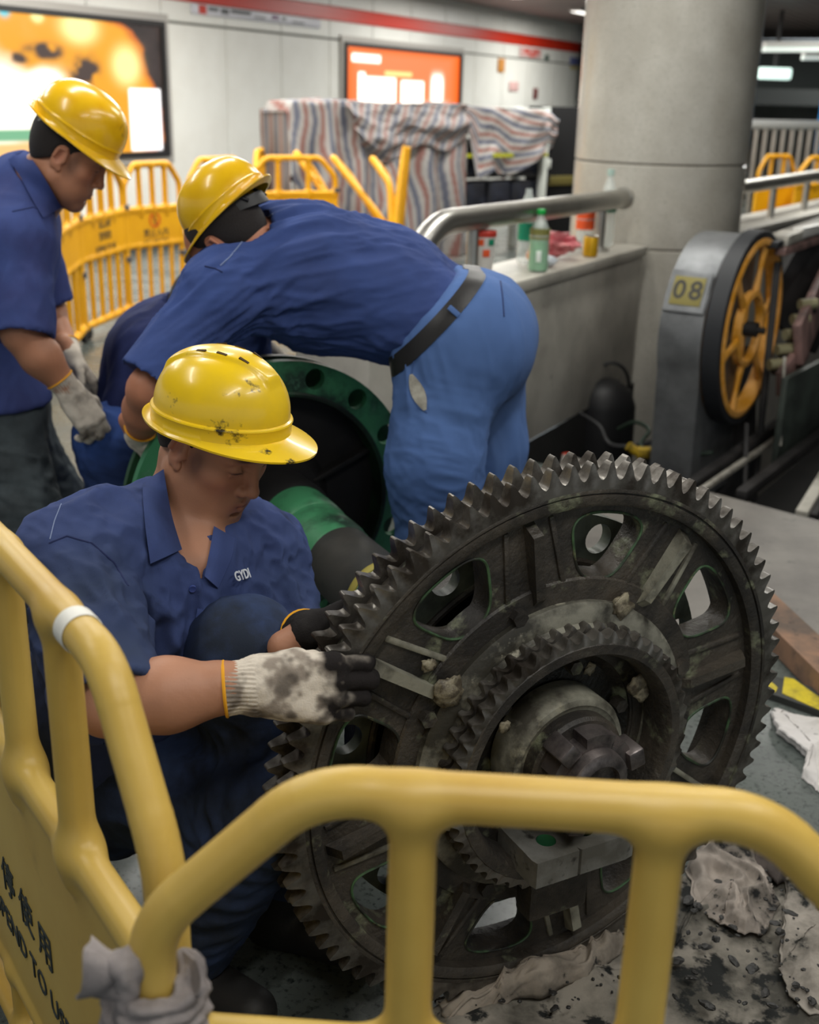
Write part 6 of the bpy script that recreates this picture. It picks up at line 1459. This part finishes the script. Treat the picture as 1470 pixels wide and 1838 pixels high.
bar('truss_beam', at(1215, 890, 4.6), at(1500, 690, 6.0), .05, .05, TRD); bar('truss_beam', at(1236, 896, 4.55), at(1500, 715, 5.9), .025, .025, TRL); bar('truss_beam', at(1330, 890, 4.5), at(1500, 760, 5.5), .05, .05, TRD); bar('truss_beam', at(1438, 925, 4.3), at(1520, 790, 4.9), .05, .04, TRL); bar('truss_beam', at(1460, 930, 4.3), at(1540, 800, 4.9), .03, .04, TRD)
bar('side_panel', at(1398, 760, 5.0), at(1500, 700, 5.6), .03, .42, mat('panel_green_grey', srgb(64, 72, 66), rough=.5, col2=srgb(44, 48, 45), scale=5)); bar('truss_post', at(1340, 760, 5.1), at(1336, 900, 4.9), .02, .02, TRD)
bar('truss_post', at(1300, 620, 5.6), at(1300, 900, 5.4), .30, .10, TRD); bar('chain_guard', at(1405, 480, 5.9), at(1500, 560, 6.1), .05, .5, TRD)

# ------------------------------------------------------------------ what lies in the pit
PITB = A3(0, 0, -.55)
slab = thing('motor_cover', 'black hooded motor cover with a bail handle in the pit by the parapet', 'cover', tuple(A3(*at(1080, 720, 5.9)[:2], -1.3)))
cz = at(1080, 725, 5.95); m = MB(); m.lathe([(.0, .14), (.08, .13), (.15, .08), (.18, .0), (.19, -.5), (.19, -.95)], cz, None, 28); m.build('hood', BLACKP, slab); hp = []
for a in np.linspace(0, PI, 16): hp.append(cz + A3(.10 * math.cos(a) + .04, .02, .09 + .13 * math.sin(a)))
m = MB(); m.tube(hp, .009, 8); m.build('bail_handle', BLACKP, slab)
mach = thing('gearbox', 'dark gearbox casing deep in the pit behind the big sprocket', 'machine', tuple(A3(*at(1150, 840, 5.3)[:2], -1.3)))
c0 = A3(*at(1130, 800, 5.45)); c0[2] = -.80; m = MB(); m.box(c0 + A3(0, 0, -.1), (.55, .45, .6), rotz(-.5), .06); m.build('casing', TRD, mach); m = MB(); m.tube([c0 + A3(.02, 0, .20), c0 + A3(.02, 0, .28)], .12, 24); m.build('casing_lid', BLACKP, mach)
tool = thing('cable_reel_tool', 'grimy yellow tool lying in the pit behind the sprocket', 'tool', tuple(at(1160, 815, 5.1)))
c1 = at(1165, 812, 5.1); ty = mat('tool_yellow', srgb(170, 140, 26), rough=.6, col2=srgb(90, 76, 24), scale=20); m = MB(); m.box(c1, (.13, .05, .05), rotz(.1), .012); m.build('tool_body', ty, tool); m = MB(); m.tube([c1 - A3(.06, 0, 0), c1 - A3(.10, .0, -.03)], .022, 12); m.build('tool_head', ty, tool); m = MB(); m.tube([c1, c1 + A3(0, 0.02, -.35)], .02, 8); m.build('tool_stem', TRD, tool)
m = MB(); c2 = at(1016, 822, 5.2); m.box(c2, (.04, .03, .05), rotz(.4), .008); m.tube([c2, c2 + A3(.02, 0, -.5)], .012, 8); tag(m.build('red_plug', mat('plug_red', srgb(190, 52, 24), rough=.5), None, base=c2), 'small red plug in the pit beside the parapet', 'plug')
for i, (pp, lab, rr, mm) in enumerate(((((1040, 742), (1075, 765), (1100, 800), (1180, 790), (1230, 740), (1260, 720)), 'black cable looping across the pit below the motor cover', .012, BLACKP), (((1110, 770), (1140, 758), (1165, 772), (1150, 800), (1190, 820), (1280, 812)), 'dark green hose curled beside the yellow tool', .010, mat('hose_green', srgb(40, 54, 44), rough=.5)))):
    P_ = smooth_path([at(x, y, 5.5 - .1 * k) for k, (x, y) in enumerate(pp)], 6); m = MB(); m.tube(P_, rr, 8); tag(m.build('cable', mm, None, base=P_[0]), lab, 'cable')

# ------------------------------------------------------------------ plates and boards on the floor at the right
PLATE = mat('steel_plate', srgb(122, 118, 112), rough=.55, col2=srgb(100, 96, 92), scale=3.5, lo=.4, hi=.66, col3=srgb(66, 64, 62), scale3=16, lo3=.62, hi3=.74, bump=.1, bscale=30); RUST = mat('rusty_steel', srgb(136, 104, 82), rough=.7, col2=srgb(88, 74, 64), scale=6, lo=.42, hi=.62, col3=srgb(58, 50, 46), scale3=20, lo3=.6, hi3=.7)
def slab_(name, label, cat, pxs, z, th, material, **kw):
    P_ = [on_z(x, y, z) for x, y in pxs]; base = np.mean(P_, axis=0) * A3(1, 1, 0); m = MB(); m.prism([(p[0], p[1]) for p in P_], z - th, z); o = m.build(name, material, None, base=base, smooth=False); return tag(o, label, cat)
slab_('floor_plate', 'large grey steel plate covering the pit edge behind the big sprocket', 'plate', [(1010, 815), (1262, 880), (1470, 935), (1640, 980), (1640, 1300), (1470, 1140), (1367, 1046), (1300, 1128), (1150, 1120), (960, 1010)], .06, .055, PLATE)
slab_('steel_beam', 'rusty flat steel beam along the edge of the grey plate', 'beam', [(1362, 1040), (1640, 1296), (1640, 1375), (1372, 1112), (1330, 1070)], .075, .07, RUST)
hz = thing('hazard_board', 'black board with yellow hazard stripes lying beside the sprocket', 'board', tuple(on_z(1440, 1240)))
P_ = [on_z(x, y, .02) for x, y in ((1330, 1196), (1640, 1286), (1640, 1335), (1330, 1226))]; m = MB(); m.prism([(p[0], p[1]) for p in P_], .0, .02); m.build('board', mat('board_black', srgb(46, 48, 46), rough=.6), hz, smooth=False)
YST = mat('stripe_yellow', srgb(196, 176, 30), rough=.6, col2=srgb(150, 136, 36), scale=20)
for q_ in (((1366, 1216), (1378, 1218), (1396, 1234), (1392, 1242), (1364, 1234)), ((1408, 1215), (1424, 1218), (1486, 1262), (1480, 1278), (1404, 1244)), ((1500, 1250), (1520, 1255), (1580, 1302), (1572, 1310))): P_ = [on_z(x, y, .0215) for x, y in q_]; m = MB(); m.prism([(p[0], p[1]) for p in P_], .019, .0215); m.build('yellow_stripe', YST, hz, smooth=False)
# white cloths
CLOTHW = mat('white_cloth', srgb(206, 202, 200), rough=.95, col2=srgb(186, 182, 178), scale=6, col3=srgb(38, 42, 44), scale3=17, lo3=.68, hi3=.74, bump=.2, bscale=120)
DIRTY = mat('dirty_cloth', srgb(142, 136, 126), rough=.92, col2=srgb(66, 64, 58), scale=7, lo=.38, hi=.62, col3=srgb(26, 28, 27), scale3=17, lo3=.53, hi3=.60, bump=.3, bscale=120)
def cloth_patch(name, label, pxs, hgt, material, seed, n=60, fr=7, cat='cloth', z0=.0, bulge=.0, edge=.06, fold=1.0):
    """crumpled cloth lying on the floor inside an outline"""
    P_ = np.array([on_z(x, y)[:2] for x, y in pxs]); c = P_.mean(0); K = len(P_); G = []
    for i in range(n * 3):
        t = i / (n * 3) * K; k = int(t) % K; f = t - int(t); G.append(P_[k] * (1 - f) + P_[(k + 1) % K] * f)
    E_ = np.array(G); M_ = len(E_); jt = np.stack([np.cos(np.linspace(0, 2 * PI, M_, endpoint=False)) * 3, np.sin(np.linspace(0, 2 * PI, M_, endpoint=False)) * 3, np.full(M_, seed * .7)], 1); E_ = E_ + np.stack([fbm(jt, 4, seed), fbm(jt + 9, 4, seed + 1)], 1) * .05 * np.linalg.norm(E_ - c, axis=1).mean() * 1.6; rows = np.linspace(0, 1, n // 2 + 1)[1:] ** .8; V = [np.array([[c[0], c[1]]])] + [c + (E_ - c) * r for r in rows]; R_ = np.concatenate([[0]] + [np.full(M_, r) for r in rows]); V = np.concatenate(V)
    q3 = np.stack([V[:, 0] * fr, V[:, 1] * fr, 0 * V[:, 0]], 1); n1 = fbm(q3, 3, seed); q4 = np.stack([V[:, 0] * fr * 1.3 + n1, V[:, 1] * fr * .6, 0 * V[:, 0]], 1); rd = 1 - np.abs(fbm(q4, 2, seed + 5)); z = z0 + hgt * (sstep(1.0, 1 - edge * 4, R_) * (.35 + bulge * (1 - R_ ** 2)) + .55 * np.clip(rd, 0, 1) ** 2 * fold * sstep(1.02, .9, R_) + .25 * n1 * sstep(1, .9, R_)); z = np.maximum(z, z0 + .003)
    w = np.stack([V[:, 0] + .015 * n1 * (R_ > .9), V[:, 1] + .015 * np.roll(n1, 3) * (R_ > .9), z], 1); F = [(0, 1 + j, 1 + (j + 1) % M_) for j in range(M_)]
    for a in range(len(rows) - 1):
        for j in range(M_): F.append((1 + a * M_ + j, 1 + (a + 1) * M_ + j, 1 + (a + 1) * M_ + (j + 1) % M_, 1 + a * M_ + (j + 1) % M_))
    m = MB(); m.add(w, F); o = m.build(name, material, None, base=A3(c[0], c[1], 0), sharp=None); md = o.modifiers.new('thickness', 'SOLIDIFY'); md.thickness = .003; return tag(o, label, cat)
cloth_patch('cloth', 'white cloth with a few black stains on the floor right of the sprocket', [(1372, 1288), (1400, 1290), (1480, 1300), (1560, 1330), (1560, 1480), (1476, 1424), (1434, 1398), (1452, 1368), (1390, 1322)], .03, CLOTHW, 71, fr=5)
cloth_patch('ground_sheet', 'large dirty pale sheet spread on the floor, spattered with black grease', [(760, 1812), (800, 1790), (880, 1778), (1000, 1700), (1120, 1640), (1250, 1560), (1300, 1525), (1400, 1520), (1560, 1560), (1700, 1700), (1650, 2100), (1200, 2150), (780, 2100)], .035, DIRTY, 72, n=110, fr=6, edge=.02)
cloth_patch('rag', 'crumpled dirty white rag heaped on the sheet behind the right barrier bar', [(1262, 1530), (1300, 1512), (1345, 1530), (1380, 1580), (1395, 1640), (1380, 1690), (1330, 1690), (1285, 1660), (1250, 1640), (1225, 1580)], .034, mat('rag_dirty_white', srgb(160, 150, 141), rough=.95, col2=srgb(96, 90, 83), scale=9, lo=.40, hi=.62, col3=srgb(30, 30, 30), scale3=19, lo3=.58, hi3=.65), 73, n=90, fr=12, bulge=.1, z0=.022, fold=1.6)
cloth_patch('rag', 'pale folded rag lying on the floor at the right edge above the sheet', [(1378, 1508), (1402, 1506), (1455, 1560), (1440, 1572), (1410, 1552)], .02, CLOTHW, 76, n=24, fr=9, z0=.015)
cloth_patch('rag', 'dark grey greasy rag beside the pale folded rag on the sheet', [(1340, 1545), (1400, 1538), (1430, 1560), (1440, 1590), (1395, 1600), (1350, 1570)], .05, mat('rag_dark', srgb(92, 84, 80), rough=.95, col2=srgb(50, 46, 45), scale=9), 77, n=30, fr=10, z0=.02)
cloth_patch('rag', 'long twisted dirty rag under the lower rim of the big sprocket', [(800, 1812), (860, 1790), (960, 1776), (1050, 1740), (1105, 1700), (1120, 1712), (1075, 1765), (980, 1800), (880, 1830), (800, 1850)], .05, mat('rag_twist', srgb(146, 136, 124), rough=.95, col2=srgb(84, 78, 70), scale=8, col3=srgb(34, 34, 33), scale3=20, lo3=.60, hi3=.67), 78, fr=13, n=50, bulge=.4, z0=.02)
cloth_patch('rag', 'stained rag spread along the right edge of the sheet', [(1400, 1590), (1470, 1560), (1560, 1600), (1560, 1800), (1450, 1838), (1392, 1760), (1396, 1660)], .026, mat('rag_stained', srgb(152, 145, 136), rough=.95, col2=srgb(84, 80, 73), scale=8, lo=.40, hi=.60, col3=srgb(28, 30, 29), scale3=17, lo3=.56, hi3=.63), 79, fr=9, n=80, z0=.02)
# crumbs of grease and dirt scattered on the sheet: too many to count
bm = bmesh.new(); rr2 = np.random.default_rng(5)
for i in range(260):
    x, y = rr2.uniform(760, 1470), rr2.uniform(1540, 1838)
    if x < 1000 and y < 1770 - (x - 760) * .05: continue
    p_ = on_z(x, y); s_ = rr2.uniform(.0015, .005); mtx = Matrix.Translation(Vector((p_[0], p_[1], .035 + s_ * .2))) @ Matrix.Rotation(rr2.uniform(0, 6), 4, 'Z') @ Matrix.Diagonal((s_ * rr2.uniform(.8, 2), s_, s_ * .6, 1)); bmesh.ops.create_icosphere(bm, subdivisions=1, radius=1, matrix=mtx)
for i in range(60):
    x, y = rr2.uniform(800, 1470), rr2.uniform(1600, 1838)
    if x < 1050 and y < 1790: continue
    p_ = on_z(x, y); s_ = rr2.uniform(.004, .010); n0 = len(bm.verts); mtx = Matrix.Translation(Vector((p_[0], p_[1], .034))) @ Matrix.Rotation(rr2.uniform(0, 6), 4, 'Z') @ Matrix.Diagonal((s_ * rr2.uniform(.8, 2.4), s_, s_ * .4, 1)); g_ = bmesh.ops.create_icosphere(bm, subdivisions=2, radius=1, matrix=mtx)
    for v in g_['verts']: v.co += Vector((rr2.normal(0, .12), rr2.normal(0, .12), rr2.normal(0, .08))) * s_
me = bpy.data.meshes.new('grease_crumbs'); bm.to_mesh(me); bm.free(); o = link('grease_crumbs', me, mat('crumb_black', srgb(34, 33, 31), rough=.5)); tag(o, 'black crumbs of grease scattered over the dirty sheet', 'debris', None, 'stuff')

# ------------------------------------------------------------------ beyond the pillar at the right
QA = A3(2.05, 7.34, 0); QD = unit(A3(.54, .84, 0)); QN = A3(QD[1], -QD[0], 0); RQ = np.stack([QD, QN, A3(0, 0, 1)], 1)
def qp(s, o_, z): return QA + QD * s + QN * o_ + A3(0, 0, z)
m = MB(); m.box(qp(2.2, -.16, -.27), (5.2, .32, 2.06), RQ); m.box(qp(2.2, -.16, .755), (5.2, .36, .05), RQ, .006); tag(m.build('wall_far_parapet', GRANP, base=qp(2, -.16, 0)), kind='structure')
fr2 = thing('handrail', 'stainless handrail on the far parapet right of the pillar', 'handrail', tuple(qp(2, -.12, .78)))
m = MB(); m.tube([qp(-.35, -.12, 1.02), qp(4.6, -.12, 1.02)], .045, 18); m.build('rail', STEEL, fr2)
for s in (.12, .95, 1.8, 2.7): m = MB(); m.tube([qp(s, -.12, .78), qp(s, -.12, 1.0)], .024, 14); m.build('rail_post', STEEL, fr2)
BLUE = mat('blue_column', srgb(30, 112, 176), rough=.4); c_ = at(1524, 250, 15.5); m = MB(); m.lathe([(.34, 0), (.34, CEIL + .1)], A3(c_[0], c_[1], 0), None, 32); m.lathe([(.36, .98), (.36, 2.0)], A3(c_[0] - .06, c_[1] - .02, 0), None, 24); tag(m.build('pillar_blue', BLUE, base=A3(c_[0], c_[1], 0)), kind='structure')
# stair railing far off with upright bars
g0, g1 = at(1335, 300, 14.0), at(1462, 300, 14.6); fl2 = thing('stair_railing', 'pale stair railing with upright bars far beyond the pillar', 'railing', tuple(A3(g0[0], g0[1], 0)))
zt = at(1400, 224, 14.3)[2]; a_, b_ = A3(g0[0], g0[1], zt), A3(g1[0], g1[1], zt); m = MB(); m.tube([a_, b_], .055, 12); m.build('top_rail', mat('rail_pale', srgb(206, 208, 206), rough=.4), fl2)
for t in np.linspace(0, 1, 9): p_ = a_ + (b_ - a_) * t; m = MB(); m.tube([A3(p_[0], p_[1], .0), p_], .030, 10); m.build('railing_bar', STEEL, fl2)
pbar('yellow barrier far beyond the pillar, left of the blue column', 1338, 12.2, 1400, 12.4)
pbar('yellow barrier far off against the blue column, behind the far handrail', 1408, 12.0, 1500, 12.6)
hg = thing('hanging_light', 'row of glowing white lights under the far ceiling, right of the pillar', 'light', tuple(at(1390, 132, 18)))
a_, b_ = at(1362, 131, 18), at(1418, 133, 18); m = MB(); m.box((a_ + b_) / 2, (np.linalg.norm(b_ - a_), .2, .16), frame(b_ - a_, (0, 0, 1)), .03); m.build('light_panel', mat('far_light', srgb(220, 245, 235), emit=(.75, 1, .9, 1), estr=1.6), hg); m = MB(); m.tube([(a_ + b_) / 2, (a_ + b_) / 2 + A3(0, 0, .9)], .03, 8); m.build('hanger', BLACKP, hg)
for i, (x0, x1, y, Y, lab) in enumerate(((1370, 1470, 89, 13, 'long pale ceiling lamp far right of the pillar, nearer one'), (1440, 1500, 104, 15.5, 'short pale ceiling lamp at the far right edge, further one'))):
    a_, b_ = at(x0, y, Y), at(x1, y, Y); r = thing('linear_lamp', lab, 'ceiling lamp', tuple((a_ + b_) / 2)); m = MB(); m.box((a_ + b_) / 2, (np.linalg.norm(b_ - a_), .12, .05), frame(b_ - a_, (0, 0, 1)), .01); m.build('diffuser', mat('linear_diffuser', srgb(210, 220, 214), emit=(.9, 1, .95, 1), estr=.55), r)
    m = MB(); m.box((a_ + b_) / 2 + A3(0, 0, .05), (np.linalg.norm(b_ - a_), .14, .05), frame(b_ - a_, (0, 0, 1)), .01); m.build('housing', FITM, r)
m = MB(); m.box(at(1480, 176, 20), (3.4, .3, .25), rotz(.0)); tag(m.build('trim_2', mat('beam_dark', srgb(50, 54, 54), rough=.6), base=at(1420, 176, 20)), kind='structure')
m = MB(); m.box(at(1440, 140, 22), (8, .4, .95), rotz(.0)); tag(m.build('wall_far_soffit', mat('soffit_dark', srgb(46, 52, 52), rough=.7), base=at(1440, 140, 22)), kind='structure')
